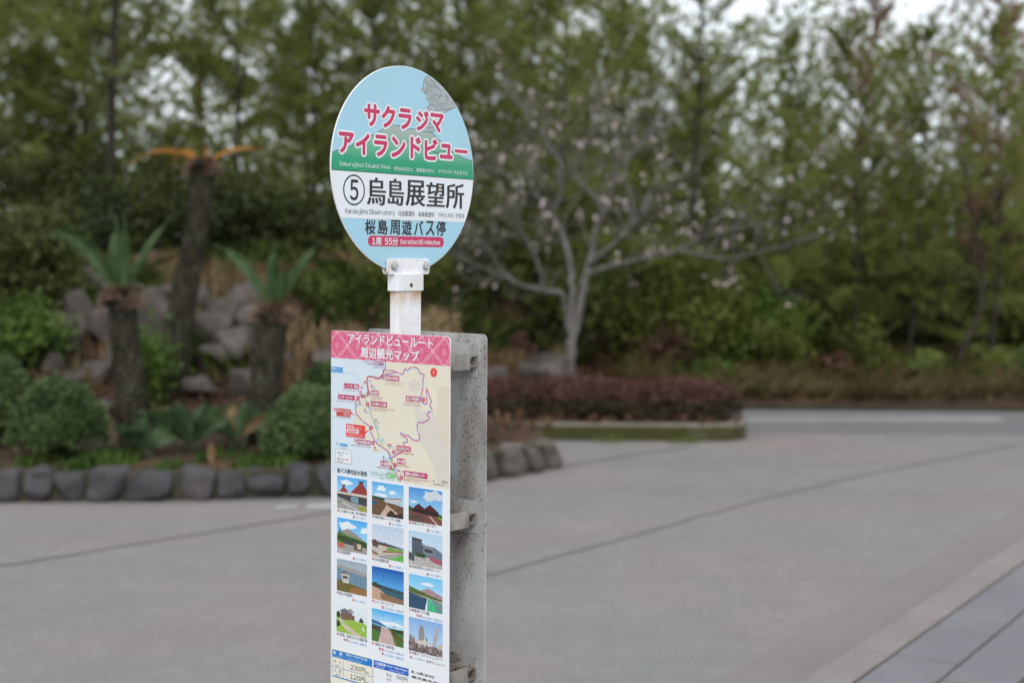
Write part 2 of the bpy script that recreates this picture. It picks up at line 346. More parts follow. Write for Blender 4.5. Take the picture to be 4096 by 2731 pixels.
MAP_LAND = [(-8.6,-58.2),(-8.0,-67.6),(-13.6,-80.5),(-25.1,-90.7),(-60.9,-92.8),(-76.7,-96.9),(-75.5,-109.7),(-60.8,-124.8),(-78.9,-135.6),(-99.4,-137.0),(-102.8,-153.3),(-101.6,-175.8),(-106.2,-197.2),(-107.3,-203.4),(-90.2,-202.0),(-69.7,-214.8),(-58.3,-223.5),(-69.6,-232.5),(-49.3,-235.6),(-49.2,-262.8),(-22.4,-260.3),(-20.2,-255.3),(-0.3,-259.8),(6.3,-268.7),(-0.2,-282.1),(19.6,-295.9),(24.1,-318.4)]
MAP_TINTS = ([(142.2,-116.1),(154.5,-104.6),(182.1,-101.3),(182.6,-167.9),(183.0,-236.5),(163.5,-223.0),(153.0,-193.2),(142.5,-171.0),(146.5,-144.6)],[(79.4,-144.8),(98.5,-158.9),(134.1,-153.2),(142.5,-171.0),(153.0,-193.2),(163.5,-223.0),(183.0,-236.5),(183.6,-318.3),(147.5,-309.2),(134.8,-271.9),(113.7,-242.9),(88.3,-223.5),(98.8,-213.2),(90.2,-195.3),(79.5,-168.1)],[(60.0,-101.3),(77.0,-90.9),(94.0,-99.2),(96.2,-114.5),(79.2,-118.8),(64.3,-116.6)])
HEADER_BOTTOM = -58.5
MAP_BOTTOM = -318.7
BOARD_INK = [('L',[(-15.2,-88.5),(12.3,-83.0),(27.5,-80.6),(40.5,-83.7),(47.0,-80.2),(49.5,-71.5),(57.7,-74.2),(66.2,-69.0),(79.0,-66.8),(89.6,-70.1),(93.9,-77.5),(106.5,-82.2),(103.4,-92.4),(103.5,-109.4),(99.4,-123.6),(98.8,-136.0),(109.0,-143.1),(115.7,-140.3),(114.1,-122.6),(115.1,-110.2),(121.4,-123.7),(127.8,-137.1),(123.6,-145.1),(129.9,-153.9),(116.4,-164.1),(121.7,-173.0),(105.0,-182.8),(90.2,-184.0),(87.1,-198.7),(94.6,-213.6),(90.4,-222.5),(75.5,-223.0),(62.6,-215.6),(49.7,-214.3),(37.8,-209.8),(43.2,-217.2),(56.2,-221.6),(58.4,-229.2),(46.5,-231.9),(50.9,-245.6),(30.4,-257.7),(10.3,-268.3)],[(-15.2,-88.5),(-25.1,-96.3),(-38.5,-97.1),(-54.1,-94.0),(-63.1,-96.9),(-64.2,-109.0),(-59.7,-132.7),(-73.2,-140.0),(-78.9,-137.2),(-93.0,-143.0),(-100.5,-154.8),(-99.3,-175.7),(-90.2,-186.7),(-76.5,-196.1),(-58.4,-204.3),(-55.0,-215.2),(-44.8,-228.8),(-33.6,-240.6),(-18.0,-247.1),(-0.3,-254.3),(9.6,-268.4),(14.1,-279.1),(28.4,-304.5),(39.3,-317.3)],[(-60.8,-130.4),(-73.2,-139.2),(-58.5,-161.4),(-51.7,-176.5),(-33.7,-213.4),(-15.8,-245.4),(-2.5,-253.7),(7.5,-271.8),(13.0,-292.6),(33.9,-317.2)],[(-8.6,-58.2),(-8.0,-67.6),(-13.6,-80.5),(-18.5,-88.7),(-29.6,-95.4),(-47.4,-93.9),(-63.1,-95.8),(-64.9,-109.0),(-60.8,-131.2)],[(-141.7,-91.1),(-99.5,-91.5),(-63.1,-127.3)],[(-99.3,-170.5),(-100.5,-188.3),(-106.2,-203.3)]),
('r',-7.9,-100.1,34.1,-88.1,'plum',2.0),
('t','桜洲小学校前',-5.4,-98.1,31.6,-90.1,'white',1),
('r',-138.6,-124.7,-89.6,-113.6,'plum',2.0),
('t','レインボー桜島',-135.7,-122.8,-92.5,-115.5,'white',1),
('r',-52.5,-134.5,-27.9,-124.2,'plum',2.0),
('t','桜島港',-51.0,-132.7,-29.4,-126.0,'white',1),
('r',-157.7,-150.6,-102.8,-139.6,'plum',2.0),
('t','ビジターセンター',-154.4,-148.7,-106.1,-141.5,'white',1),
('r',-53.3,-159.3,-3.3,-147.4,'plum',2.0),
('t','火の島めぐみ館',-50.3,-157.3,-6.3,-149.4,'white',1),
('r',53.6,-140.5,96.7,-129.0,'plum',2.0),
('t','湯之平展望所',56.2,-138.5,94.1,-131.0,'white',1),
('r',-96.3,-247.1,-53.3,-236.0,'plum',2.0),
('t','赤水展望広場',-93.7,-245.2,-55.9,-237.9,'white',1),
('r',25.5,-250.2,69.2,-238.5,'plum',2.0),
('t','赤水湯之平口',28.1,-248.2,66.6,-240.5,'white',1),
('r',28.2,-278.7,53.2,-266.6,'plum',2.0),
('t','赤水麓',29.7,-276.6,51.7,-268.7,'white',1),
('r',-22.8,-288.5,2.0,-276.3,'plum',2.0),
('t','赤水麓',-21.3,-286.4,0.5,-278.4,'white',1),
('r',47.9,-303.3,118.2,-291.5,'plum',2.0),
('t','国際火山砂防センター',52.1,-301.3,114.0,-293.5,'white',1),
('r',-43.7,-68.4,-13.5,-60.3,'violet',0.2),
('t','路線バス',-41.9,-67.0,-15.3,-61.7,'white',1),
('r',-9.0,-312.4,21.4,-303.6,'leaf',0.2),
('t','路線バス',-7.2,-310.9,19.6,-305.1,'white',1),
('r',-178.5,-91.4,-141.7,-78.9,'azure',0.2),
('t','桜島フェリー',-176.6,-85.1,-145.6,-80.5,'white',1),
('t','Sakurajima Ferry',-176.6,-90.4,-144.0,-86.8,'white',0),
('r',-162.4,-189.1,-116.1,-171.4,'brick',1.0),
('t','溶岩なぎさ遊歩道',-160.5,-179.7,-118.9,-173.7,'white',0),
('t','約3km',-138.1,-186.5,-118.9,-180.5,'white',0),
('p',[(-117.7,-173.8),(-102.8,-184.8),(-117.7,-179.5)],'brick'),
('r',-130.9,-233.4,-70.3,-204.0,'signal',2.0),
('t','現在地',-128.1,-213.0,-106.2,-206.7,'white',1),
('t','You are here',-105.0,-213.2,-80.6,-209.4,'white',0),
('r',-128.1,-223.3,-90.1,-214.8,'white',2.0),
('t','烏島展望所',-124.6,-221.7,-93.5,-216.5,'signal',1),
('t','Karasujima Observatory',-128.1,-229.0,-73.0,-225.1,'white',0),
('p',[(-71.9,-218.2),(-57.0,-210.3),(-71.9,-224.7)],'signal'),
('t','乌岛展望所 烏島展望所 가라스시마 전망대',-127.4,-232.3,-78.2,-230.2,'white',0),
('t','Oshu Elementary School',-7.4,-105.6,46.0,-102.8,'wine',0),
('t','櫻洲小学校 櫻洲小學校',-6.9,-109.1,39.8,-107.3,'wine',0),
('t','Rainbow Sakurajima Inn',-143.3,-130.2,-89.1,-126.9,'wine',0),
('t','Sakurajima Port',-52.2,-140.5,-15.7,-136.3,'wine',0),
('t','樱岛港 櫻島港',-51.8,-143.5,-17.9,-141.4,'wine',0),
('t','Sakurajima Visitor Center',-160.1,-156.6,-102.8,-153.3,'wine',0),
('t','Hinoshima Megumikan Rest Stop',-53.3,-164.9,19.6,-161.0,'wine',0),
('t','火之岛惠馆 火之島惠館',-52.6,-168.4,-5.9,-166.6,'wine',0),
('t','Yunohira Observatory',47.2,-146.2,97.4,-142.5,'wine',0),
('t','汤之平展望所 湯之平展望所',44.0,-149.8,97.4,-147.7,'wine',0),
('t','Sakurajima Yogan Nagisa Promenade',-171.4,-193.1,-116.1,-190.6,'black',0),
('t','Akamizu Observatory Square',-115.3,-253.0,-52.6,-248.7,'wine',0),
('t','Akamizu Yunohira Guchi',25.6,-255.9,78.4,-251.6,'wine',0),
('t','Akamizu Fumoto',28.3,-283.9,64.0,-279.7,'wine',0),
('t','Akamizu Fumoto',-33.5,-294.1,2.0,-289.8,'wine',0),
('t','Sakurajima International Volcanic Sabo Center',47.9,-309.5,127.3,-305.3,'wine',0),
('t','樱岛国际火山砂防中心',47.9,-313.0,100.4,-310.1,'wine',0),
('t','白浜温泉センター',-74.9,-63.6,-46.4,-60.5,'violet',0),
('t','東白浜方面',-63.7,-68.1,-45.9,-64.2,'violet',0),
('t','Local Bus Services',-45.2,-74.1,-11.2,-70.1,'violet',0),
('t','桜洲小学校前',-8.6,-79.8,21.0,-75.2,'violet',0),
('c',-13.6,-80.5,3.0,'violet','','white'),
('t','薩摩赤水',-2.4,-302.8,17.4,-298.5,'leaf',0),
('t','Local Bus Services',-9.4,-316.8,23.0,-314.2,'leaf',0),
('t','林芙美子文学碑・古里温泉',-53.7,-305.8,-11.6,-303.4,'leaf',0),
('t','有村溶岩展望所・桜島口・',-52.5,-310.9,-11.2,-307.8,'leaf',0),
('t','垂水方面',-25.6,-317.0,-11.6,-313.6,'leaf',0),
('c',15.2,-292.9,3.4,'leaf','','white'),
('t','から',-46.2,-117.4,-40.6,-114.3,'azure',0),
('t','約500m',-51.8,-121.4,-38.0,-117.5,'azure',0),
('t','約250m',-90.2,-159.8,-76.6,-155.7,'azure',0),
('t','約200m',-73.8,-175.9,-59.8,-171.4,'azure',0),
('t','約750m',-39.1,-196.2,-25.3,-191.5,'azure',0),
('t','約250m',-42.5,-257.1,-28.7,-252.9,'azure',0),
('t','約700m',2.3,-247.2,16.4,-242.4,'azure',0),
('t','約170m',-15.3,-274.8,-1.1,-270.5,'azure',0),
('t','バス停',34.9,-296.4,46.1,-292.5,'azure',0),
('t','すぐ',36.2,-301.8,42.7,-297.7,'azure',0),
('s',-55.9,-105.6),
('s',-94.6,-162.7),
('s',-58.2,-165.9),
('s',-32.6,-204.6),
('s',-31.8,-234.4),
('s',-15.2,-232.6),
('s',3.1,-271.4),
('s',26.4,-292.9),
('s',-160.0,-252.7),
('l',[(-55.0,-111.6),(-54.5,-122.8)],'azure',0.45),
('l',[(-96.2,-150.9),(-96.6,-157.7)],'azure',0.45),
('l',[(-71.6,-159.1),(-67.5,-165.6)],'azure',0.45),
('l',[(-56.2,-171.3),(-37.7,-200.2)],'azure',0.45),
('l',[(-9.2,-236.0),(11.1,-259.1)],'azure',0.45),
('l',[(12.9,-272.0),(20.6,-267.4)],'azure',0.45),
('c',-15.6,-93.3,5.2,'plum','12','white'),
('c',-59.7,-131.9,5.2,'plum','1','white'),
('c',-78.9,-138.8,5.2,'plum','3','white'),
('c',-93.0,-144.9,5.2,'plum','4','white'),
('c',-63.0,-156.1,5.2,'plum','2','white'),
('c',105.8,-134.0,5.2,'plum','11','white'),
('c',-51.0,-206.9,5.2,'plum','5','white'),
('c',-45.9,-240.1,5.2,'plum','6','white'),
('c',18.4,-254.9,5.2,'plum','10','white'),
('c',22.2,-282.2,5.2,'plum','7','white'),
('c',8.0,-290.0,5.2,'plum','9','white'),
('c',41.0,-308.0,5.2,'plum','8','white'),
('c',-71.0,-107.5,3.7,'coral','A','white'),
('c',-81.6,-120.5,3.7,'coral','B','white'),
('c',-85.3,-130.7,3.7,'coral','C','white'),
('c',-167.8,-175.1,3.7,'coral','D','white'),
('c',-101.5,-239.4,3.7,'coral','E','white'),
('c',-49.6,-114.1,2.6,'wine','1','white'),
('c',-88.0,-153.2,2.6,'wine','4','white'),
('c',-71.6,-169.1,2.6,'wine','2','white'),
('c',-36.9,-189.1,2.6,'wine','2','white'),
('c',-40.1,-250.0,2.6,'wine','6','white'),
('c',2.3,-240.1,2.6,'wine','6','white'),
('c',8.0,-240.0,2.6,'wine','10','white'),
('c',-12.9,-268.3,2.6,'wine','10','white'),
('c',32.9,-293.6,2.6,'wine','7','white'),
('c',134.9,-74.4,9.7,'signal','','white'),
('p',[(133.0,-76.5),(134.9,-72.1),(137.0,-76.9)],'white'),
('p',[(133.6,-69.9),(136.1,-70.1),(135.7,-71.8),(134.1,-71.7)],'white'),
('p',[(134.1,-75.5),(134.9,-73.4),(135.9,-75.7)],'black'),
('t','退避施設',-151.8,-255.7,-126.2,-249.5,'azure',1),
('t','Shelter',-147.4,-261.1,-131.5,-257.3,'azure',0),
('r',-165.9,-294.5,-113.0,-263.1,'black',4.0),
('r',-165.3,-293.9,-113.6,-263.7,'paper',3.6),
('t','Aコース',-158.9,-274.0,-139.0,-268.6,'black',1),
('t','A course',-157.2,-278.7,-142.0,-275.4,'black',0),
('r',-135.0,-271.6,-122.7,-269.5,'sky_line',0.1),
('t','Bコース',-158.9,-288.2,-139.0,-282.9,'black',1),
('t','B course',-157.2,-293.1,-142.0,-289.3,'black',0),
('r',-135.0,-286.5,-122.7,-284.4,'red_line',0.1),
('t','各バス停付近の見所',-159.6,-317.0,-64.2,-305.9,'black',1),
('t','0',134.3,-307.1,138.1,-302.1,'black',0),
('t','500m',158.8,-306.7,175.9,-301.8,'black',0),
('l',[(136.2,-308.0),(136.3,-312.7),(165.3,-312.6),(165.3,-308.0)],'black',0.6),
('l',[(136.3,-310.7),(165.3,-310.6)],'black',0.6),
('t','アイランドビュールート',-123.7,-23.5,132.3,-1.7,'white',4),
('t','周辺観光マップ',-84.1,-53.7,91.6,-31.0,'white',4),
('c',-155.5,-402.6,3.1,'plum','2','white'),
('t','火の島めぐみ館（道の駅桜島）',-150.6,-406.0,-64.7,-399.2,'black',0),
('c',-105.7,-411.8,3.1,'plum','2','white'),
('t','から下車すぐ',-100.1,-414.8,-65.2,-409.5,'azure',0),
('c',-44.9,-402.7,3.1,'plum','3','white'),
('t','国民宿舎レインボー桜島',-39.5,-406.3,38.6,-399.7,'black',0),
('c',6.8,-412.4,3.1,'plum','3','white'),
('t','から下車すぐ',12.3,-415.7,47.3,-409.8,'azure',0),
('c',67.3,-402.7,3.1,'plum','4','white'),
('t','桜島ビジターセンター',72.7,-405.4,144.9,-399.1,'black',0),
('c',119.7,-413.0,3.1,'plum','4','white'),
('t','から下車すぐ',124.7,-416.5,160.2,-410.2,'azure',0),
('c',-156.2,-496.0,3.1,'plum','5','white'),
('t','烏島展望所',-151.2,-499.7,-116.2,-492.0,'black',0),
('c',-106.0,-505.3,3.1,'plum','5','white'),
('t','から下車すぐ',-100.0,-508.4,-65.0,-502.5,'azure',0),
('c',-44.6,-497.1,3.1,'plum','6','white'),
('t','赤水展望広場',-39.2,-501.0,3.4,-493.9,'black',0),
('c',7.2,-505.8,3.1,'plum','6','white'),
('t','から下車すぐ',12.7,-509.1,47.7,-503.4,'azure',0),
('c',68.2,-497.3,3.1,'plum','8','white'),
('t','桜島国際火山砂防センター',73.5,-499.7,160.7,-493.8,'black',0),
('c',119.7,-507.6,3.1,'plum','8','white'),
('t','から下車すぐ',125.3,-510.8,161.2,-504.4,'azure',0),
('c',-157.5,-590.3,3.1,'plum','11','white'),
('t','湯之平展望所',-152.0,-594.4,-109.3,-587.5,'black',0),
('c',-106.9,-599.8,3.1,'plum','11','white'),
('t','から下車すぐ',-100.7,-602.4,-65.2,-597.4,'azure',0),
('c',-45.0,-591.4,3.1,'coral','A','white'),
('t','レインボービーチ',-39.0,-595.1,18.4,-588.0,'black',0),
('c',-14.7,-601.2,3.1,'plum','3','white'),
('t','から150m/徒歩2分',-9.3,-605.3,49.1,-598.5,'azure',0),
('c',68.6,-592.5,3.1,'coral','B','white'),
('t','桜島海づり公園',73.8,-596.0,124.7,-588.4,'black',0),
('c',90.5,-601.4,3.1,'plum','3','white'),
('c',99.3,-601.6,3.1,'plum','4','white'),
('t','から150m/徒歩2分',104.5,-606.1,163.1,-599.2,'azure',0),
('c',-158.2,-685.4,3.1,'coral','C','white'),
('t','「桜島」溶岩なぎさ公園足湯',-153.2,-688.7,-63.3,-681.2,'black',0),
('c',-135.7,-694.8,3.1,'plum','3','white'),
('c',-127.0,-694.5,3.1,'plum','4','white'),
('t','から100m/徒歩2分',-121.5,-698.7,-64.0,-692.3,'azure',0),
('c',-45.2,-686.3,3.1,'coral','D','white'),
('t','溶岩なぎさ遊歩道',-38.8,-689.9,19.9,-683.0,'black',0),
('c',-23.5,-695.4,3.1,'plum','3','white'),
('c',-14.7,-695.4,3.1,'plum','4','white'),
('t','から150m/徒歩2分',-9.0,-698.9,49.5,-693.1,'azure',0),
('c',-14.9,-704.5,3.1,'plum','5','white'),
('t','から100m/徒歩2分',-9.0,-708.4,49.5,-702.2,'azure',0),
('c',69.0,-686.1,3.1,'coral','E','white'),
('t','桜島オールナイトコンサート',74.2,-688.9,164.5,-682.9,'black',0),
('c',70.9,-696.2,3.1,'plum','6','white'),
('t','から下車すぐ',76.6,-698.9,112.9,-694.3,'azure',0),
('t','記念モニュメント',116.7,-699.2,172.9,-693.2,'black',0),
('r',-42.0,-740.0,64.3,-723.4,'royal',0.1),
('t','1日乗車券',-39.0,-733.1,-4.1,-725.8,'white',1),
('t','One-day Pass',-1.3,-732.3,60.3,-726.2,'white',1),
('t','(hop on & hop off)',6.6,-738.1,51.0,-734.8,'white',1),
('t','(乗り降り自由)',-34.2,-738.3,-9.3,-734.8,'white',0),
('t','大人',-3.2,-752.7,14.5,-744.6,'black',0),
('t','Adult',-2.3,-760.6,13.5,-756.1,'black',0),
('t','500円',28.2,-753.1,60.7,-743.8,'black',0),
('t','小児',-3.1,-773.8,14.5,-765.4,'black',0),
('t','250円',28.3,-775.7,60.8,-766.9,'black',0),
('t','詳しいお問い合わせは',73.3,-730.5,139.9,-724.3,'black',1),
('t','鹿児島市交通局',73.4,-741.1,180.5,-735.6,'black',1)]
PHOTO_BOXES = [(-159.5,-397.0,-64.3,-324.1),(-48.6,-398.1,47.6,-325.1),(63.1,-398.5,160.7,-325.0),(-159.5,-491.4,-64.1,-418.9),(-48.4,-492.4,48.0,-419.0),(63.5,-492.3,161.5,-419.4),(-160.2,-585.5,-64.3,-512.6),(-48.5,-586.6,49.0,-513.4),(64.6,-587.0,162.6,-513.8),(-161.5,-679.5,-64.5,-629.1),(-48.6,-680.7,49.4,-608.0),(65.0,-681.5,163.4,-608.2)]
FARE_CARD = (-179.6,-812.1,-41.8,-719.7)
FARE_INK = [('r',-174.4,-740.2,-45.7,-723.0,'cobalt',4.0),
('r',-174.4,-740.2,-45.7,-735.2,'cobalt',0.1),
('t','運\u3000賃',-171.7,-732.7,-141.3,-726.0,'white',1),
('t','One-trip Fares',-128.3,-731.4,-60.7,-724.1,'white',1),
('t','Pay as you exit',-120.1,-738.2,-78.0,-734.1,'white',0),
('t','(均一 後払い)',-170.0,-738.3,-141.3,-736.1,'white',0),
('t','大\u3000人',-168.2,-752.1,-145.1,-745.0,'black',0),
('t','Adult',-164.2,-759.8,-149.9,-755.9,'black',0),
('t','230円',-114.9,-759.1,-67.9,-747.1,'black',0),
('t','Yen',-65.4,-758.8,-56.6,-753.4,'black',0),
('t','小\u3000児',-168.2,-774.4,-146.1,-766.5,'black',0),
('t','Child',-164.2,-781.9,-149.9,-777.4,'black',0),
('t','120円',-114.9,-780.8,-67.8,-768.4,'black',0),
('t','Yen',-65.3,-780.7,-56.6,-775.3,'black',0),
('l',[(-174.4,-763.0),(-45.6,-762.4)],'cobalt',0.9),
('l',[(-174.4,-740.8),(-174.4,-784.5)],'cobalt',0.9),
('l',[(-45.7,-738.4),(-45.6,-785.2)],'cobalt',0.9),
('l',[(-138.1,-742.0),(-138.1,-785.2)],'cobalt',0.9),
('l',[(-174.4,-784.5),(-45.6,-785.5)],'cobalt',2.6)]
CHERRY_LIMBS = [
 ([(0.6,14.9,0.06),(0.61,14.9,0.39),(0.61,14.9,0.69)],0.085,0.07),
 ([(0.62,14.9,0.68),(0.7,14.94,1.0),(0.76,14.98,1.3),(0.81,15.02,1.53),(0.87,15.06,1.84),(0.95,15.1,2.02),(1.0,15.1,2.08),(1.07,15.18,2.36),(1.13,15.25,2.6),(1.09,15.32,2.82),(1.05,15.4,2.98)],0.062,0.012),
 ([(0.8,15.0,1.39),(1.09,14.92,1.49),(1.39,14.83,1.56),(1.7,14.75,1.63),(1.89,14.67,1.75),(2.22,14.58,1.85),(2.33,14.5,1.88)],0.04,0.01),
 ([(1.72,14.6,1.63),(1.95,14.5,1.58),(2.16,14.4,1.56),(2.36,14.3,1.6),(2.75,14.2,1.71)],0.024,0.008),
 ([(0.8,15.0,1.48),(0.91,14.9,1.58),(1.13,14.8,1.77),(1.27,14.7,1.94),(1.35,14.6,2.08),(1.43,14.6,2.22),(1.6,14.4,2.31),(1.79,14.2,2.43)],0.04,0.01),
 ([(1.12,14.7,1.77),(1.25,14.8,1.98),(1.16,14.8,2.49),(1.27,14.83,2.69),(1.45,14.87,2.88),(1.56,14.9,3.06)],0.025,0.009),
 ([(0.59,14.9,0.83),(0.52,14.81,1.17),(0.32,14.73,1.21),(0.08,14.64,1.27),(-0.12,14.56,1.38),(-0.28,14.47,1.43),(-0.49,14.39,1.52),(-0.6,14.3,1.56)],0.045,0.01),
 ([(0.61,14.9,0.77),(0.63,14.98,1.22),(0.6,15.06,1.53),(0.52,15.14,1.79),(0.44,15.22,1.96),(0.4,15.3,2.02),(0.49,15.3,2.17),(0.51,15.38,2.53),(0.38,15.45,2.76),(0.24,15.53,2.99),(0.16,15.6,3.12)],0.05,0.01),
 ([(0.33,14.7,1.2),(0.28,14.6,1.44),(0.16,14.5,1.7),(0.05,14.4,1.89),(0.04,14.3,2.18),(0.01,14.3,2.31),(-0.15,14.15,2.4),(-0.34,14.0,2.43)],0.032,0.008),
 ([(0.44,15.2,1.94),(0.28,15.0,2.17),(0.21,15.0,2.26),(0.25,14.93,2.5),(0.07,14.87,2.63),(-0.09,14.8,2.71)],0.024,0.008),
 ([(0.95,15.1,2.02),(0.9,15.3,2.17),(0.69,15.3,2.38),(0.68,15.43,2.56),(0.83,15.57,2.89),(0.89,15.7,3.02)],0.026,0.009),
 ([(-0.12,14.5,1.38),(-0.19,14.4,1.55),(-0.34,14.3,1.77),(-0.54,14.2,1.95)],0.018,0.007),
]
ROCKS = [ ((-4.1,13.0,0.84),0.19,0.13),((-4.0,13.3,1.01),0.14,0.15),((-4.18,13.6,1.19),0.11,0.10),((-4.31,14.4,1.44),0.09,0.08),((-3.24,12.9,0.85),0.15,0.22),((-3.27,13.8,1.24),0.12,0.11),((-3.32,13.6,1.07),0.10,0.11),((-2.72,12.9,0.83),0.20,0.15),((-2.71,13.3,0.99),0.15,0.11),((-2.61,12.6,0.64),0.13,0.10),((-3.12,12.4,0.61),0.11,0.08),((-3.67,12.4,0.56),0.12,0.09),((-4.03,12.5,0.6),0.09,0.11),((-2.47,13.4,0.9),0.11,0.09),((-3.41,11.8,0.42),0.09,0.06),((0.36,14.4,0.46),0.19,0.16),((-0.14,14.2,0.45),0.11,0.09),((-0.68,15.6,1.35),0.12,0.08),((-3.81,15.2,1.79),0.08,0.08),((-4.67,14.0,1.15),0.10,0.09),((-2.79,14.2,1.13),0.10,0.07),((-3.83,13.9,1.33),0.12,0.09),((-0.49,14.0,0.54),0.10,0.07),((-3.64,13.9,1.16),0.11,0.09),((-2.09,12.9,0.61),0.10,0.08),((-2.7,12.2,0.52),0.12,0.08),((-4.39,13.2,0.89),0.10,0.09) ]

for it in DISC_INK + BOARD_INK + FARE_INK:
    for ch in (it[1] if it[0] == 't' else it[5] if it[0] == 'c' else ''):
        if ch not in ' \u3000': one_glyph(chr(ord(ch) + 0xFEE0) if 33 <= ord(ch) < 127 else ch)

# ------------------------------------------------------------------ terrain
def smooth(a, b, x):
    t = np.clip((x - a) / (b - a), 0, 1); return t * t * (3 - 2 * t)

BED_FRONT = [(-7.0, 9.25), (-3.49, 9.46), (-2.32, 9.57), (-1.27, 9.8), (-0.6, 10.2), (-0.18, 10.6), (0.1, 10.93), (0.27, 11.2)]   # foot of the stone edging
BFX = [p[0] for p in BED_FRONT]; BFY = [p[1] for p in BED_FRONT]

def height(x, y):
    x = np.asarray(x, float); y = np.asarray(y, float)
    h = np.full(np.broadcast(x, y).shape, -0.16)
    bed = ((y > np.interp(x, BFX, BFY) + 0.16) & (x < 0.12 - 0.55 * np.clip(y - 11.4, 0, 2)))
    bed = bed | ((y > 12.75) & (x < 0.3))
    wx = 0.1 * smooth(2.2, 0.9, x) + 0.9 * smooth(1.3, -1.2, x)
    yy = y - 1.9 * smooth(-1.5, -0.6, x)
    mound = np.interp(yy, [9.5, 11.2, 11.8, 12.4, 13.0, 13.6, 14.4, 15.5, 18, 30, 60], [0.03, 0.06, 0.2, 0.42, 0.72, 1.0, 1.26, 1.42, 1.45, 1.5, 1.6]) * wx
    bumps = 0.05 * np.sin(x * 2.3 + y * 1.1) * np.sin(y * 2.9 - x * 0.7)
    h = np.where(bed, np.maximum(mound + bumps * smooth(11, 13, y), 0.02), h)
    isl = (y > 13.05) & (y < 15.45) & (x >= 0.3) & (x < 2.1)
    h = np.where(isl, np.maximum(0.0, mound + bumps), h)
    verge = (y > 15.75) & (x >= 0.3)
    h = np.where(verge, np.maximum(-0.06 + 0.22 * smooth(15.8, 19, y), mound) + bumps * 0.6, h)
    return h

def axis(a, b, step, far, n):
    c = np.arange(a, b + 1e-6, step); g = np.geomspace(1, far, n) - 1 + step
    return np.concatenate([(a - g)[::-1], c, b + g])
gx = axis(-9, 9, 0.11, 500, 22); gy = axis(9.2, 22, 0.11, 700, 22)
GX, GY = np.meshgrid(gx, gy, indexing='ij'); GZ = height(GX, GY)
nx, ny = GX.shape
V = np.stack([GX, GY, GZ], -1).reshape(-1, 3)
i, j = np.meshgrid(np.arange(nx - 1), np.arange(ny - 1), indexing='ij'); i = i.ravel(); j = j.ravel()
F = np.stack([i * ny + j, (i + 1) * ny + j, (i + 1) * ny + j + 1, i * ny + j + 1], 1)
structure(mesh_obj('ground', V, F, M['soil'], smooth=True))

def sheet(name, pts, z, mat, parent=None):
    return mesh_obj(name, [(x, y, z) for x, y in pts], [tuple(range(len(pts)))], mat, parent)

# kerb line: runs past the sign away to the right
KO = Vector((1.054, 5.139)); KD = Vector((0.5474, 0.8368)); KN = Vector((KD.y, -KD.x))     # outer edge, direction, towards the pavement
def kp(s, n): p = KO + KD * s + KN * n; return (p.x, p.y)
apron = structure(sheet('asphalt_apron', [(-60, 15.75)] + [(-60, -40), kp(-55, 0.1), kp(12.2, 0.1), (60, 13.9), (60, 15.75)], -0.12, M['asphalt']))
structure(sheet('road', [(2.25, 13.75), (60, 13.75), (60, 15.72), (2.0, 15.72)], -0.116, M['road']))
gut = structure(sheet('gutter', [kp(-30, -0.42), kp(-30, 0.05), kp(10, 0.05), kp(10, -0.42)], -0.1155, M['gutter']))
def strip(name, pts, w, z, mat, parent=None):
    V, F = [], []
    for k, p in enumerate(pts):
        a = Vector(pts[max(k - 1, 0)]); b = Vector(pts[min(k + 1, len(pts) - 1)]); d = (b - a).normalized(); n = Vector((-d.y, d.x)); ww = w[k] if isinstance(w, list) else w
        V += [(p[0] + n.x * ww / 2, p[1] + n.y * ww / 2, z), (p[0] - n.x * ww / 2, p[1] - n.y * ww / 2, z)]
    F = [(2 * k, 2 * k + 1, 2 * k + 3, 2 * k + 2) for k in range(len(pts) - 1)]
    return mesh_obj(name, V, F, mat, parent)
def wiggle(pts, n, amp, seed):
    rng = random.Random(seed); out = []
    for k in range(len(pts) - 1):
        for q in range(n):
            t = q / n; out.append((pts[k][0] * (1 - t) + pts[k + 1][0] * t + rng.uniform(-amp, amp), pts[k][1] * (1 - t) + pts[k + 1][1] * t + rng.uniform(-amp, amp)))
    return out + [pts[-1]]
structure(strip('asphalt_seam', wiggle([(-3.4, 6.9), (-2.732, 7.53), (-1.988, 8.34), (-1.348, 9.02), (-1.1, 9.3)], 8, 0.012, 1), 0.026, -0.1145, M['seam']))
structure(strip('asphalt_seam', wiggle([(-0.5, 7.0), (-0.068, 7.469), (0.522, 8.215), (1.646, 9.706), (2.87, 11.136), (4.611, 12.9)], 8, 0.012, 2), 0.022, -0.1145, M['seam']))
structure(strip('asphalt_seam', wiggle([(0.35, 11.2), (0.75, 11.75), (1.6, 12.6)], 6, 0.02, 3), 0.04, -0.1145, M['seam']))
structure(strip('stop_line', [(2.45, 14.74), (3.1, 14.78), (4.4, 14.87), (5.2, 14.93)], 0.22, -0.1115, M['paint']))
structure(strip('road_edge_line', [(2.3, 15.38), (8, 15.75 - 0.3)], 0.13, -0.1115, M['paint']))
for a, b, w in (((-1.56, 9.36), (-1.42, 9.385), 0.1), ((-1.36, 9.4), (-1.06, 9.46), 0.15)):
    structure(strip('painted_mark', [a, ((a[0] + b[0]) / 2, (a[1] + b[1]) / 2), b], w, -0.1145, M['paint']))
# dark verge kerb on the far side of the road
bm = box_bm(2.0, 60, 15.72, 15.83, -0.2, -0.06, 0.015)
structure(bm_obj('verge_kerb', bm, M['mortar']))

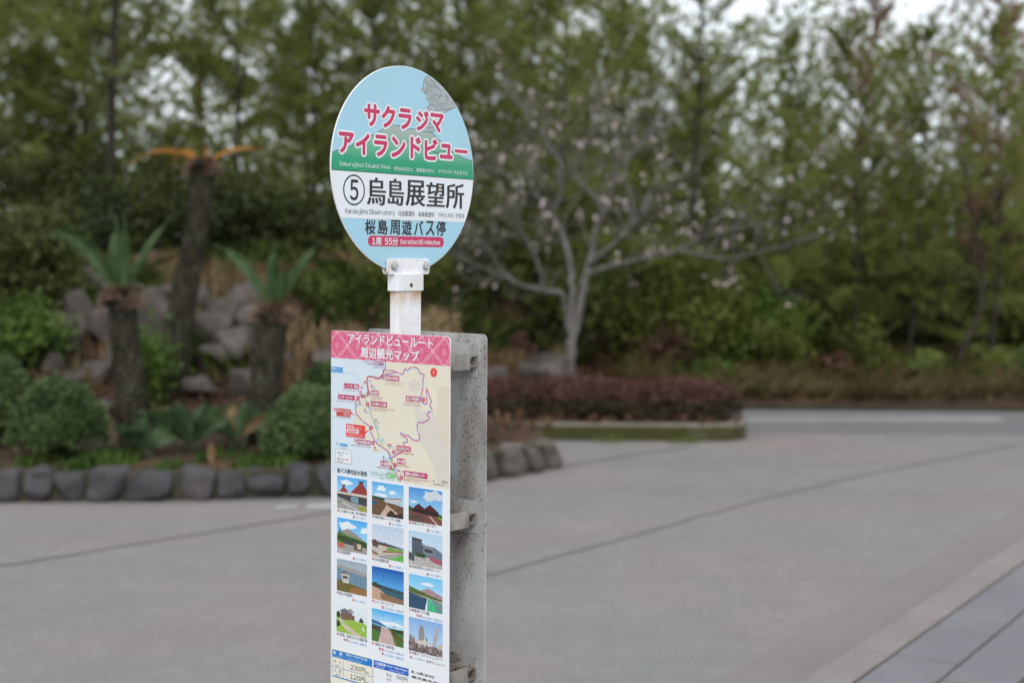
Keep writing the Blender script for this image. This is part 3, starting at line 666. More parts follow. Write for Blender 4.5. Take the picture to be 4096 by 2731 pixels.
# pavement of slabs with a row of kerb stones
base = structure(sheet('pavement', [kp(-20, 0.165), kp(14, 0.165), kp(14, 14), kp(-20, 14)], -0.012, M['sand']))
def oriented_box(name, s0, s1, n0, n1, z0, z1, mat, parent, me=None):
    if me is None:
        bm = box_bm(-(s1 - s0) / 2, (s1 - s0) / 2, -(n1 - n0) / 2, (n1 - n0) / 2, z0 - z1, 0, 0.006, 1); o = bm_obj(name, bm, mat, parent)
    else: o = link(bpy.data.objects.new(name, me), parent)
    p = kp((s0 + s1) / 2, (n0 + n1) / 2); o.location = (p[0], p[1], z1); o.rotation_euler.z = math.atan2(KD.y, KD.x); return o
rng = random.Random(5); first = None
for r in range(9):
    n0 = 0.173 + r * 0.255
    for k in range(-11, 9):
        s0 = 0.1 + k * 0.505 + (0.25 if r % 2 else 0)
        dz = rng.uniform(-0.0015, 0.0015)
        o = oriented_box('paver', s0, s0 + 0.491, n0, n0 + 0.243, -0.05, dz, M['paver'], base, first)
        first = first or o.data
for nm, q in (('pavement', [kp(4.62, 0.165), kp(14, 0.165), kp(14, 14), kp(4.62, 14)]), ('pavement', [kp(-20, 2.47), kp(4.61, 2.47), kp(4.61, 14), kp(-20, 14)])): structure(sheet(nm, q, -0.004, M['paver']))
kerb = structure(sheet('kerb', [kp(-20, 0.004), kp(14, 0.004), kp(14, 0.15), kp(-20, 0.15)], -0.02, M['sand'])); first = None
for k in range(-8, 9):
    o = oriented_box('kerb_stone', 0.0 + k * 0.604 - 0.6, k * 0.604, 0.0, 0.158, -0.2, 0.0, M['kerb'], kerb, first); first = first or o.data

# ------------------------------------------------------------------ stone edging of the planted bed
def blob_bm(rx, ry, rz, seed, sub=3, rough=0.18, boxy=0.55, cut=0.85):
    bm = bmesh.new(); bmesh.ops.create_icosphere(bm, subdivisions=sub, radius=1)
    R = random.Random(seed); ph = [(R.uniform(1, 2.6), Vector((R.gauss(0, 1), R.gauss(0, 1), R.gauss(0, 1))).normalized(), R.uniform(0, 6.3)) for _ in range(7)]
    pl = [(Vector((R.gauss(0, 1), R.gauss(0, 1), R.gauss(0, 1))).normalized(), R.uniform(0.62, 0.9)) for _ in range(9)]
    for v in bm.verts:
        c = v.co.copy(); m = (abs(c.x) ** 7 + abs(c.y) ** 7 + abs(c.z) ** 7) ** (1 / 7); c = c * (1 - boxy) + (c / m) * boxy * 0.95
        for nrm, d in pl:
            e = c.dot(nrm) - d
            if e > 0: c -= nrm * e * cut
        c *= 1 + sum(rough * 0.25 * sin(f * 2.2 * c.dot(a) + p) for f, a, p in ph)
        v.co = Vector((c.x * rx, c.y * ry, c.z * rz))
    return bm
edging = tag(empty('stone_edging', (-1.5, 9.9, -0.12)), 'low edging of dark mortared stones along the front of the planted bed', 'edging')
def along(pts, d):
    for k in range(len(pts) - 1):
        a = Vector(pts[k]); b = Vector(pts[k + 1]); L = (b - a).length
        if d <= L or k == len(pts) - 2: return a + (b - a) * (d / L), (b - a).normalized()
        d -= L
line = [(x, y + 0.11) for x, y in BED_FRONT[1:]]; line[0] = (-4.6, 9.5)
total = sum((Vector(line[k + 1]) - Vector(line[k])).length for k in range(len(line) - 1))
d = 0; k = 0; R = random.Random(11); mort = Soup()
stones = []
while d < total - 0.1:
    w = R.uniform(0.19, 0.3); p, t = along(line, d + w / 2)
    stones.append((p.x, p.y, math.atan2(t.y, t.x), w)); d += w + R.uniform(0.0, 0.02)
p, t = along(line, total)
stones += [(p.x - 0.06, p.y + 0.22, 1.9, 0.22)]
for k, (x, y, a, w) in enumerate(stones):
    hh = R.uniform(0.195, 0.225) 
    o = bm_obj('stone', blob_bm(w * 0.535, 0.15, hh * 0.56, 100 + k, 4, 0.1, 1.0, 0.55), M['edge_stone'] if x < -0.9 else M['rock'], edging, True)
    o.location = Vector((x, y, -0.12 + hh * 0.46)) - edging.location; o.rotation_euler.z = a + R.uniform(-0.12, 0.12)
for k in range(len(line) - 1):
    a, b = Vector(line[k]), Vector(line[k + 1]); t = (b - a).normalized(); n = Vector((-t.y, t.x)); q = [a + n * 0.08, a - n * 0.075, b - n * 0.075, b + n * 0.08]
    vv = [(v.x - edging.location.x, v.y - edging.location.y, z) for z in (0, 0.19) for v in q]
    mort.add(vv, [(4, 5, 6, 7), (0, 1, 5, 4), (1, 2, 6, 5), (2, 3, 7, 6), (3, 0, 4, 7)])
mort.build('mortar', M['mortar'], edging)

# rocks piled on the slope
ROCK_WORDS = ['broad grey rock on the slope, lowest at the left of the pile', 'upright pinkish grey rock above the broad one left of the stubby cycad', 'small grey rock half hidden behind the left cycad crown', 'small dark rock high on the slope above the left cycad', 'tall pale slab of rock between the left cycad and the leaning tall cycad', 'rounded rock beside the tall cycad trunk near its bend', 'small rock just left of the tall cycad trunk', 'large pale rock right of the tall cycad trunk', 'grey rock resting on top of the large pale rock', 'flat pale rock below the large one right of the tall trunk', 'low rock at the foot of the tall slab', 'pale rock behind the big round shrub at left', 'narrow upright rock left of the round shrub', 'rock in shade between the tall cycad and the right cycad', 'low pale rock peeking over the round shrub at left', 'grey rock at the foot of the cherry trunk', 'small grey rock on the slope right of the board', 'rock high on the slope behind the round disc', 'small dark rock at the top of the slope, left of the tall cycad', 'rock among bright leaves at the far left', 'small rock on the slope just right of the tall trunk', 'flat rock behind the left cycad fronds', 'low rock beside the hedge right of the board', 'small rock between the two left cycad trunks', 'rock beside the trunk of the right cycad', 'low rock at the foot of the tall leaning cycad', 'rock at the left edge above the trimmed shrubs']
for k, (p, rx, rz) in enumerate(ROCKS):
    o = bm_obj('rock', blob_bm(rx * 1.5, max(rx, rz) * 1.1, rz * 1.45, 300 + k, 4, 0.1, 0.7, 1.0), M['rock'], None, True)
    o.location = (p[0], p[1], min(p[2], float(height(p[0], p[1])) + rz * 1.0)); o.rotation_euler.z = R.uniform(0, 6.28)
    tag(o, ROCK_WORDS[k], 'rock', 'rocks on the planted slope')

MORE = [(-3.72, 13.15, .2, .16, 'angular rock between the broad left rock and the left cycad'), (-3.5, 12.75, .17, .13, 'angular rock low behind the left cycad trunk'), (-3.45, 13.5, .2, .17, 'pale block of rock above the left cycad trunk'), (-2.5, 12.75, .2, .15, 'block of rock right of the foot of the tall trunk'), (-2.3, 13.1, .22, .18, 'large block of rock between the tall trunk and the right cycad'), (-2.55, 13.6, .2, .16, 'rock at the top of the pile right of the tall trunk'), (-3.05, 13.7, .2, .15, 'rock at the top of the pile left of the tall trunk'), (-3.9, 13.8, .2, .15, 'rock at the top left of the pile'), (-3.15, 12.35, .16, .12, 'low rock between the left cycad and the tall trunk'), (-2.35, 12.3, .15, .11, 'low rock under the right side of the pile'), (-1.6, 12.6, .17, .13, 'rock right of the thick cycad trunk'), (-4.35, 13.0, .18, .14, 'rock beside the bright bush at the far left'), (-3.8, 12.35, .16, .12, 'low rock behind the big round shrub')]
for k, (x, y, rx, rz, lab) in enumerate(MORE):
    o = bm_obj('rock', blob_bm(rx * 1.2, rx, rz * 1.3, 360 + k, 4, 0.1, 0.7, 1.0), M['rock'], None, True); o.location = (x, y, float(height(x, y)) + rz * 0.6); o.rotation_euler = (R.uniform(-.3, .3), R.uniform(-.3, .3), R.uniform(0, 6.28)); tag(o, lab, 'rock', 'rocks on the planted slope')

# ------------------------------------------------------------------ clipped shrubs
def shrub(loc, r, h, seed, label, mat='azalea', n=7000, leaf=0.035):
    rg = np.random.default_rng(seed); root = tag(empty('round_shrub', loc), label, 'shrub', 'clipped round shrubs in the bed')
    d = unit(rg, n); d[:, 2] = np.abs(d[:, 2]) * 1.25 - 0.28; rad = 0.72 + 0.3 * rg.random(n) ** 0.5
    lump = 1 + 0.07 * np.sin(d[:, 0] * 7 + seed) * np.sin(d[:, 1] * 6 - d[:, 2] * 5) + 0.05 * np.sin(d[:, 0] * 17 + d[:, 2] * 13 + seed) + 0.06 * (rg.random(n) > 0.93)
    P = d * (rad * lump)[:, None] * np.array([r, r, h])
    V, F = leaves(rg, P, leaf, 0.6, 0.1, d, 1.0); mesh_obj('foliage', V, F, M[mat], root)
    bm = blob_bm(r * 0.62, r * 0.62, h * 0.62, seed, 3, 0.1, 0.0); bm_obj('inner_foliage', bm, M[mat], root, True)
    st = Soup()
    for q in range(6):
        a = q * 1.05; st.add(*tube([(0.03 * cos(a), 0.03 * sin(a), -h * 0.55), (r * 0.3 * cos(a), r * 0.3 * sin(a), 0), (r * 0.6 * cos(a), r * 0.6 * sin(a), h * 0.5)], [0.012, 0.009, 0.005], 5))
    st.build('stems', M['cycad_bark'], root)['kind'] = 'stuff'
    return root
shrub((-3.34, 10.42, 0.27), 0.345, 0.36, 21, 'big round clipped shrub at left, in front of the rocks')
shrub((-4.02, 10.95, 0.36), 0.36, 0.4, 22, 'clipped round shrub cut by the left edge of the photo')
shrub((-1.45, 10.55, 0.24), 0.40, 0.34, 23, 'wide round clipped shrub just left of the map board')
shrub((-1.36, 11.35, 0.42), 0.36, 0.3, 24, 'smaller round shrub behind the one beside the map board')

# ------------------------------------------------------------------ cycads
def frond(root, base, az, L, rise, droop, width, mat, name='frond', fold=0.9, seed=0):
    rg = random.Random(seed); n = 22; s = Soup(); P = []
    for q in range(n + 1):
        t = q / n; rr = L * (t * cos(rise) + 0.0 * t); zz = L * (t * sin(rise) - droop * t * t)
        P.append(Vector((base[0] + cos(az) * rr, base[1] + sin(az) * rr, base[2] + zz)))
    s.add(*tube(P, [0.009 * (1 - 0.8 * q / n) + 0.0015 for q in range(n + 1)], 5))
    side0 = Vector((-sin(az), cos(az), 0)); turn = rg.uniform(0.75, 1.0)
    for q in range(2, n * 2):
        t = q / (2 * n); i0 = min(int(t * n), n - 1); f = t * n - i0; p = P[i0].lerp(P[i0 + 1], f); tan = (P[i0 + 1] - P[i0]).normalized(); sw = tan.cross(Vector((0.15, 1, 0.1))); side = (sw.normalized() * turn + side0 * (1 - turn) if sw.length > 0.3 else side0).normalized(); nrm = side.cross(tan) * -1
        if nrm.z < 0: nrm = -nrm
        ll = width * (sin(min(1, t * 1.15 + 0.12) * pi) ** 0.6 * 0.9 + 0.1)
        for sg in (-1, 1):
            d = (side * sg * 0.75 + tan * 0.55 + nrm * fold * 0.5 + Vector((rg.gauss(0, .06), rg.gauss(0, .06), rg.gauss(0, .06)))).normalized(); w = tan * 0.017
            s.add([p - w, p + w, p + d * ll * 0.6 + w * 0.8, p + d * ll - nrm * 0.012, p + d * ll * 0.6 - w * 0.8], [(0, 1, 2, 3, 4)])
    return s.build(name, M[mat], root)

def cycad(name, path, radii, fronds, label, seed, cap=0.15):
    base = path[0]; root = tag(empty(name, base), label, 'cycad', 'cycads in the planted bed')
    pts = [Vector(p) - Vector(base) for p in path]; R = random.Random(seed)
    n = 26; P, Rd = [], []
    for q in range(n + 1):
        t = q / n * (len(pts) - 1); i0 = min(int(t), len(pts) - 2); f = t - i0
        P.append(pts[i0].lerp(pts[i0 + 1], f)); Rd.append((radii[i0] * (1 - f) + radii[i0 + 1] * f) * (1.0 if q % 2 else 0.93))
    s = Soup(); s.add(*tube(P, Rd, 18)); s.build('trunk', M['cycad_bark'], root, True)
    sc = Soup()                                # old leaf bases, spiralled up the trunk
    tot = sum((P[q + 1] - P[q]).length for q in range(n)); m = int(tot * 260); g = 2.39996
    for q in range(m):
        t = (q + 0.5) / m * n; i0 = min(int(t), n - 1); f = t - i0; c = P[i0].lerp(P[i0 + 1], f); r = (Rd[i0] * (1 - f) + Rd[i0 + 1] * f); a = q * g
        o = Vector((cos(a), sin(a), 0)); u = Vector((0, 0, 1)); w = o.cross(u); z = R.uniform(0.012, 0.03); b = c + o * r * 0.95
        sc.add([b - w * 0.022 - u * 0.012, b + w * 0.022 - u * 0.012, b + o * z + w * 0.014 + u * 0.02, b + o * z - w * 0.014 + u * 0.02, b + w * 0.02 + u * 0.03, b - w * 0.02 + u * 0.03], [(0, 1, 2, 3), (3, 2, 4, 5), (0, 3, 5), (1, 4, 2)])
    sc.build('leaf_bases', M['cycad_bark'], root)['kind'] = 'stuff'
    top = P[-1]; cp = Soup(); rr = Rd[-1]
    for q in range(420):                       # shaggy crown of fibre and cut stalks
        a = R.uniform(0, 6.283); e = R.uniform(-0.35, 1.3); d = Vector((cos(a) * cos(e), sin(a) * cos(e), sin(e))); b = top + Vector((d.x * rr * 1.05, d.y * rr * 1.05, d.z * cap * 0.5 - 0.02)); w = d.orthogonal().normalized() * 0.011; l = R.uniform(0.04, 0.1)
        cp.add([b - w, b + w, b + d * l + w * 0.3 - Vector((0, 0, 0.02)), b + d * l - w * 0.3 - Vector((0, 0, 0.02))], [(0, 1, 2, 3)])
    bm = blob_bm(rr * 1.18, rr * 1.18, cap * 0.6, seed, 2, 0.2, 0.0); 
    for v in bm.verts: v.co += top
    me = bpy.data.meshes.new('x'); bm.to_mesh(me); cp.add([v.co.copy() for v in me.vertices], [tuple(p.vertices) for p in me.polygons]); bm.free(); bpy.data.meshes.remove(me)
    cp.build('crown_fibre', M['fibre'], root)
    for q, fr in enumerate(fronds):
        az, L, rise, droop, w, mat = fr; frond(root, top + Vector((cos(az), sin(az), 0)) * 0.03 + Vector((0, 0, cap * 0.3)), az, L, rise, droop, w, mat, 'frond' if mat == 'frond' else 'dry_frond', 0.9, seed + q)
    return root
cycad('cycad', [(-2.86, 10.8, 0.0), (-2.92, 10.8, 0.6), (-2.97, 10.8, 1.22)], [0.125, 0.11, 0.1],
      [(3.1, 1.3, 1.1, 0.58, 0.1, 'frond'), (2.2, 0.6, 1.45, 0.02, 0.1, 'frond'), (-0.9, 0.62, 1.5, 0.02, 0.08, 'frond'), (0.35, 0.9, 1.15, 0.25, 0.05, 'frond')],
      'stout cycad at left with a few upright green fronds above a shaggy crown', 41)
cycad('cycad', [(-2.93, 12.2, 0.3), (-2.89, 12.2, 0.75), (-2.8, 12.2, 1.28), (-2.68, 12.2, 1.85), (-2.645, 12.2, 2.30)], [0.13, 0.122, 0.112, 0.098, 0.1],
      [(3.2, 0.74, 0.62, 0.62, 0.03, 'dry_frond'), (2.85, 0.5, 0.95, 0.85, 0.034, 'dry_frond'), (0.1, 0.68, 0.66, 0.5, 0.026, 'dry_frond'), (-1.0, 0.26, 1.25, 0.4, 0.032, 'dry_frond')],
      'tall leaning cycad trunk with withered orange fronds on top', 42, 0.12)
cycad('cycad', [(-1.99, 11.3, 0.05), (-1.96, 11.3, 0.55), (-1.895, 11.3, 1.1)], [0.13, 0.125, 0.12],
      [(3.05, 1.02, 1.1, 0.42, 0.07, 'frond'), (1.7, 0.55, 1.52, 0.0, 0.09, 'frond'), (0.25, 0.85, 1.12, 0.25, 0.06, 'frond'), (-0.5, 0.42, 1.3, 0.1, 0.06, 'frond')],
      'thick cycad left of the board with one upright frond and a brown cap', 43)
def low_cycad(loc, n, L, seed, label, dry=0.12):
    root = tag(empty('low_cycad', loc), label, 'cycad', 'low cycad clumps in the bed'); R = random.Random(seed)
    bm = blob_bm(0.09, 0.09, 0.1, seed, 2, 0.2, 0.0); bm_obj('stump', bm, M['cycad_bark'], root, True)
    for q in range(n):
        dr = R.random() < dry
        frond(root, (0, 0, 0.06), R.uniform(0, 6.283), L * R.uniform(0.7, 1.1), R.uniform(0.75, 1.42), R.uniform(0.35, 0.75), 0.06, 'tan_frond' if dr else 'dark_frond', 'dry_frond' if dr else 'frond', 0.6, seed * 50 + q)
    return root
low_cycad((-2.42, 10.75, 0.06), 26, 0.72, 61, 'low dark green cycad clump in the middle of the bed')
low_cycad((-2.12, 10.9, 0.08), 20, 0.62, 62, 'low green cycad clump left of the thick cycad', 0.15)
low_cycad((-2.72, 10.5, 0.03), 14, 0.55, 63, 'drooping grey green fronds at the foot of the left cycad', 0.1)
o = empty('fallen_frond', (-2.18, 10.2, 0.03)); tag(o, 'withered tan frond fallen against the stone edging', 'frond')
frond(o, (0, 0, 0), -0.9, 0.3, 0.25, 0.25, 0.05, 'tan_frond', 'dry_leaf', 0.3, 7); frond(o, (0.02, 0, 0.02), 1.9, 0.26, 0.9, 0.3, 0.05, 'tan_frond', 'dry_leaf', 0.3, 8)

# leafy bushes on the slope, each a thing of its own
def bush(name, loc, r, h, n, leaf, mat, seed, label, group=None, cat='bush'):
    rg = np.random.default_rng(seed); root = tag(empty(name, loc), label, cat, group)
    k = 16; c = unit(rg, k) * rg.random((k, 1)) ** 0.5 * np.array([r, r, h * 0.5]) * 0.85 + [0, 0, h * 0.55]
    P = (c[rg.integers(0, k, n)] + rg.normal(size=(n, 3)) * np.array([r, r, h * 0.6]) * 0.2); P[:, 2] = np.abs(P[:, 2])
    V, F = leaves(rg, P, leaf, 0.5, 0.15); mesh_obj('foliage', V, F, M[mat], root)
    st = Soup()
    for q in range(k): st.add(*tube([(0, 0, -0.1), tuple(c[q] * 0.5 + rg.normal(size=3) * 0.04), tuple(c[q])], [0.014, 0.01, 0.004], 5))
    st.build('stems', M['pine_bark'], root)['kind'] = 'stuff'
    return root
gz = lambda x, y: float(height(x, y))
bush('leafy_bush', (-4.35, 12.5, gz(-4.35, 12.5)), 0.5, 0.7, 3500, 0.07, 'bright_leaf', 71, 'bright green leafy bush at the far left of the slope')
bush('leafy_bush', (-4.65, 13.4, gz(-4.6, 13.4)), 0.6, 1.0, 4000, 0.08, 'shade_leaf', 72, 'dark leafy bush at the left edge above the bright one')
bush('leafy_bush', (-2.98, 11.6, gz(-2.98, 11.6)), 0.3, 0.85, 1500, 0.06, 'bright_leaf', 73, 'yellow green leafy plant climbing beside the left cycad trunk')
bush('leafy_bush', (-1.2, 14.6, gz(-1.2, 14.6)), 0.6, 0.6, 3000, 0.07, 'wood_leaf', 74, 'green bush on the slope behind the post')
bush('leafy_bush', (-0.85, 14.3, gz(-0.85, 14.3)), 0.4, 0.45, 2000, 0.06, 'dry_grass', 75, 'brownish scrub on the slope behind the post')
bush('leafy_bush', (2.95, 16.9, gz(2.95, 16.9)), 0.6, 1.1, 3500, 0.09, 'bright_leaf', 76, 'bright bush at the wood edge right of the cherry')

VERGE = [(2.3, 16.3, .35, .4, 'green_grass', 'yellow green scrub at the verge just right of the red hedge'), (3.15, 16.5, .4, .75, 'wood_leaf', 'green bush on the verge above the start of the stop line'), (3.75, 16.3, .3, .4, 'litter', 'low brown scrub on the verge behind the stop line'), (4.2, 16.6, .45, .85, 'wood_leaf', 'olive bush on the verge behind the middle of the stop line'), (4.75, 16.3, .3, .5, 'green_grass', 'bright green clump on the verge before the crooked sapling'), (5.5, 16.5, .4, .5, 'wood_leaf', 'olive scrub on the verge below the crooked sapling'), (6.0, 16.3, .4, .55, 'green_grass', 'green clump on the verge at the right edge'), (1.75, 16.4, .4, .7, 'litter', 'brown scrub behind the right end of the hedge')]
for q, (x, y, r, h, m_, lab) in enumerate(VERGE): bush('verge_scrub', (x, y, gz(x, y)), r, h, 1400, 0.07, m_, 770 + q, lab, 'scrub along the verge')

# ------------------------------------------------------------------ low grass, ground cover
def blades(name, P, h, w, mat, seed, label, lean=0.35):
    rg = np.random.default_rng(seed); n = len(P); a = rg.random(n) * 6.283; d = np.stack([np.cos(a), np.sin(a), np.zeros(n)], 1)
    H = (h * (0.45 + 0.75 * rg.random(n)))[:, None]; ln = d * H * lean * rg.random((n, 1)) * 2; s = np.stack([-d[:, 1], d[:, 0], np.zeros(n)], 1) * w
    u = np.array([0, 0, 1.0])
    V = np.stack([P - s, P + s, P + u * H * 0.6 + ln * 0.4 + s * 0.7, P + u * H * 0.95 + ln, P + u * H * 0.6 + ln * 0.4 - s * 0.7], 1).reshape(-1, 3)
    o = mesh_obj(name, V, np.arange(5 * n).reshape(n, 5), M[mat]); o['kind'] = 'stuff'; o['label'] = label; return o
def scatter(rg, n, x0, x1, y0, y1, cond=None):
    x = rg.uniform(x0, x1, n); y = rg.uniform(y0, y1, n)
    if cond is not None: k = cond(x, y); x, y = x[k], y[k]
    return np.stack([x, y, height(x, y)], 1)
rg = np.random.default_rng(81)
P = scatter(rg, 15000, 1.3, 9.0, 15.88, 19.0); P = P[rg.random(len(P)) < 0.4 + 0.6 * (np.sin(P[:, 0] * 3.1) * np.sin(P[:, 1] * 2.7 + P[:, 0]) > 0.0)]
P[:, 2] -= 0.1 * (0.5 + 0.5 * np.sin(P[:, 0] * 4.3 + 3 * np.sin(P[:, 1]))) + 0.03 * (P[:, 1] < 16.0)
blades('dry_grass', P, 0.42, 0.007, 'straw', 82, 'dry tan and brown grass along the far verge of the road', 0.9)
P = scatter(rg, 9000, 1.3, 9.5, 15.84, 16.6); P[:, 2] += 0.02 + 0.05 * rg.random(len(P))
V, F = leaves(rg, P, 0.09, 0.3, 0.25); o = mesh_obj('dry_grass', V, F, M['straw']); o['kind'] = 'stuff'; o['label'] = 'flattened straw lying along the edge of the far road'
P = scatter(rg, 12000, 1.3, 9.5, 15.84, 16.3)
blades('dry_grass', P, 0.24, 0.006, 'straw', 87, 'short straw grass at the very edge of the far road', 0.9)
P = scatter(rg, 9000, 1.3, 9.5, 15.9, 20.0); P = P[np.sin(P[:, 0] * 2.3 + 1) * np.sin(P[:, 1] * 2.1 + P[:, 0]) > -0.1]
blades('green_grass', P, 0.4, 0.009, 'green_grass', 83, 'green weeds among the dry grass on the verge')
P = scatter(rg, 9000, -5.5, 0.6, 12.2, 17.5, lambda x, y: (x < -0.7) | (y > 14.5)); P = P[np.sin(P[:, 0] * 2.3 + 2) * np.sin(P[:, 1] * 1.9) > -0.15]
blades('dry_grass', P, 0.22, 0.012, 'dry_grass', 84, 'brown dry grass and leaf litter on the slope')
P = scatter(rg, 30000, -6.0, 3.2, 11.6, 20.0); P = P[P[:, 2] > -0.05]; P[:, 2] += 0.06 * rg.random(len(P)) ** 2
V, F = leaves(rg, P, 0.075, 0.6, 0.25); o = mesh_obj('leaf_litter', V, F, M['litter']); o['kind'] = 'stuff'; o['label'] = 'brown fallen leaves and low scrub covering the slope'
P = scatter(rg, 6000, -5.5, 0.8, 12.4, 17.0, lambda x, y: (x < -0.7) | (y > 14.5)); P = P[np.sin(P[:, 0] * 2.9) * np.sin(P[:, 1] * 2.3 + 1) > 0.25]
blades('green_grass', P, 0.3, 0.014, 'green_grass', 86, 'green weeds growing in patches on the slope', 0.8)
P = scatter(rg, 16000, -4.6, 0.2, 9.6, 11.6, lambda x, y: (y > np.interp(x, BFX, BFY) + 0.19) & (y < np.interp(x, BFX, BFY) + 1.0) & (np.sin(x * 5 + y) + np.sin(x * 11 + 1 - y * 3) > 0.0))
blades('weeds', P, 0.1, 0.008, 'bright_leaf', 85, 'short green weeds along the inside of the stone edging')

# ------------------------------------------------------------------ island with the red hedge
isl = structure(empty('island_kerb', (0, 13, -0.12)))
def isl_outline(o):
    P = [(-2.2, 12.93 - o)]
    P += [(1.85, 12.98 - o)]
    for q in range(9): a = -pi / 2 + q / 8 * pi * 0.75; P.append((1.85 + (0.36 + o) * cos(a), 13.34 + (0.36 + o) * sin(a)))
    P += [(1.2, 15.45 + o), (0.6, 15.5 + o)]
    return P
A, B = isl_outline(0.0), isl_outline(-0.15); s = Soup(); n = len(A)
V = [(x, y - 13, 0.0) for x, y in A] + [(x, y - 13, 0.135) for x, y in A]
s.add(V, [(k, k + 1, n + k + 1, n + k) for k in range(n - 1)]); s.build('kerb_face', M['mossy'], isl)
s = Soup(); V = [(x, y - 13, 0.135) for x, y in A] + [(x, y - 13, 0.155) for x, y in A] + [(x, y - 13, 0.155) for x, y in B] + [(x, y - 13, 0.05) for x, y in B]
s.add(V, [(q * n + k, q * n + k + 1, (q + 1) * n + k + 1, (q + 1) * n + k) for q in range(3) for k in range(n - 1)]); s.build('kerb_top', M['kerb_top'], isl)
hedge = tag(empty('red_hedge', (0.3, 13.6, 0.0)), 'low clipped hedge with dark red leaves on the mossy kerbed island', 'hedge')
rg = np.random.default_rng(91); n = 38000
def hedge_shape(n):
    u = rg.uniform(-2.3, 1.9, n); v = rg.uniform(-1, 1, n); e = np.sqrt(np.clip(1 - (np.clip(u - 1.3, 0, 1) / 0.62) ** 2, 0.0, 1))
    prof = (1 - np.abs(v) ** 3.2) ** 0.5
    top = 0.375 * (0.45 + 0.55 * e) * (0.35 + 0.65 * prof) * (1 + 0.04 * np.sin(u * 5) + 0.03 * np.sin(u * 11 + v * 4)); w = 0.12 + rg.random(n) ** 0.35 * 0.9
    return np.stack([u, v * 0.47 * np.maximum(e, 0.15), top * w], 1), v
P, v = hedge_shape(n)
hi = P[:, 2] > 0.2 + 0.05 * rg.random(n)
V, F = leaves(rg, P[~hi], 0.036, 0.55, 0.3); mesh_obj('foliage', V, F, M['hedge_dark'], hedge)
V, F = leaves(rg, P[hi], 0.036, 0.55, 0.6); mesh_obj('new_growth', V, F, M['hedge_leaf'], hedge)['label'] = 'dark red young leaves on top of the hedge'
st = Soup()
for q in range(70):
    p, _ = hedge_shape(1); p = p[0]; st.add(*tube([(p[0] * 0.98, p[1] * 0.5, -0.02), (p[0], p[1] * 0.8, p[2] * 0.5), tuple(p)], [0.008, 0.006, 0.003], 4))
st.build('stems', M['cycad_bark'], hedge)['kind'] = 'stuff'
P = scatter(rg, 500, -0.6, 2.1, 12.8, 12.92); P = P[np.sin(P[:, 0] * 9) > 0.3]; P[:, 2] = -0.118
blades('weeds', P, 0.07, 0.006, 'green_grass', 92, 'small weeds at the foot of the island kerb')

# ------------------------------------------------------------------ cherry tree with the first blossoms
cherry = tag(empty('cherry_tree', (0.6, 14.9, 0.0)), 'grey barked cherry tree with bare spreading branches and scattered pale blossoms', 'tree')
rg = random.Random(17); tr = Soup(); tw = Soup(); tips = []
def sub(pts, n=4):                             # smooth the traced limb a little
    P = [Vector(p) - Vector((0.6, 14.9, 0)) for p in pts]; out = []
    for k in range(len(P) - 1):
        a = P[max(k - 1, 0)]; b = P[k]; c = P[k + 1]; e = P[min(k + 2, len(P) - 1)]
        for q in range(n):
            t = q / n; out.append(0.5 * (2 * b + (c - a) * t + (2 * a - 5 * b + 4 * c - e) * t * t + (3 * b - a - 3 * c + e) * t ** 3) + Vector((rg.gauss(0, 0.006), rg.gauss(0, 0.006), rg.gauss(0, 0.006))))
    return out + [P[-1]]
def twig(p, d, L, r, depth):
    n = 5; P = [p]; dd = d.normalized()
    for q in range(n):
        dd = (dd + Vector((rg.gauss(0, 0.16), rg.gauss(0, 0.16), rg.gauss(0.03, 0.14)))).normalized(); P.append(P[-1] + dd * L / n)
    tw.add(*tube(P, [r * (1 - 0.7 * q / n) for q in range(n + 1)], 5)); tips.append(P[-1]); tips.append(P[3])
    if depth:
        for q in range(rg.choice((2, 3))):
            k = rg.randint(2, n - 1); side = Vector((rg.gauss(0, 1), rg.gauss(0, 1), rg.gauss(0.25, 0.8))).normalized()
            twig(P[k], (dd + side * 0.9), L * rg.uniform(0.45, 0.75), r * 0.6, depth - 1)
for k, (pts, r0, r1) in enumerate(CHERRY_LIMBS):
    P = sub(pts); m = len(P); tr.add(*tube(P, [0.8 * (r0 + (r1 - r0) * (q / (m - 1)) ** 0.8) * (1.25 if k == 0 and q < 2 else 1) for q in range(m)], 9))
    if k == 0: continue
    tot = sum((P[q + 1] - P[q]).length for q in range(m - 1))
    for q in range(int(tot * 11)):
        i0 = rg.randint(int(m * 0.25), m - 2); d = (P[i0 + 1] - P[i0]).normalized(); side = Vector((rg.gauss(0, 1), rg.gauss(0, 1), rg.gauss(0.3, 0.9))).normalized()
        twig(P[i0], d * 0.7 + side * 0.8, rg.uniform(0.25, 0.65), 0.006, 2 if rg.random() < 0.6 else 1)
    twig(P[-1], P[-1] - P[-2], 0.5, r1, 2)
tr.build('trunk', M['cherry_bark'], cherry, True); o = tw.build('twigs', M['cherry_bark'], cherry); o['kind'] = 'stuff'
bl = Soup()
for p in tips:
    if rg.random() > 0.11: continue
    for q in range(rg.choice((1, 1, 1, 2))):
        c = p + Vector((rg.gauss(0, 0.025), rg.gauss(0, 0.025), rg.gauss(-0.01, 0.025))); nrm = Vector((rg.gauss(0, 1), rg.gauss(-0.6, 1), rg.gauss(0, 0.8))).normalized(); a = nrm.orthogonal().normalized(); b = nrm.cross(a); r = rg.uniform(0.015, 0.024)
        for k in range(5):
            t = k * 1.2566; d = a * cos(t) + b * sin(t); w = (b * cos(t) - a * sin(t)) * r * 0.55
            bl.add([c, c + d * r * 0.7 + w + nrm * 0.003, c + d * r + nrm * 0.006, c + d * r * 0.7 - w + nrm * 0.003], [(0, 1, 2, 3)])
o = bl.build('blossom', M['petal'], cherry); o['kind'] = 'stuff'

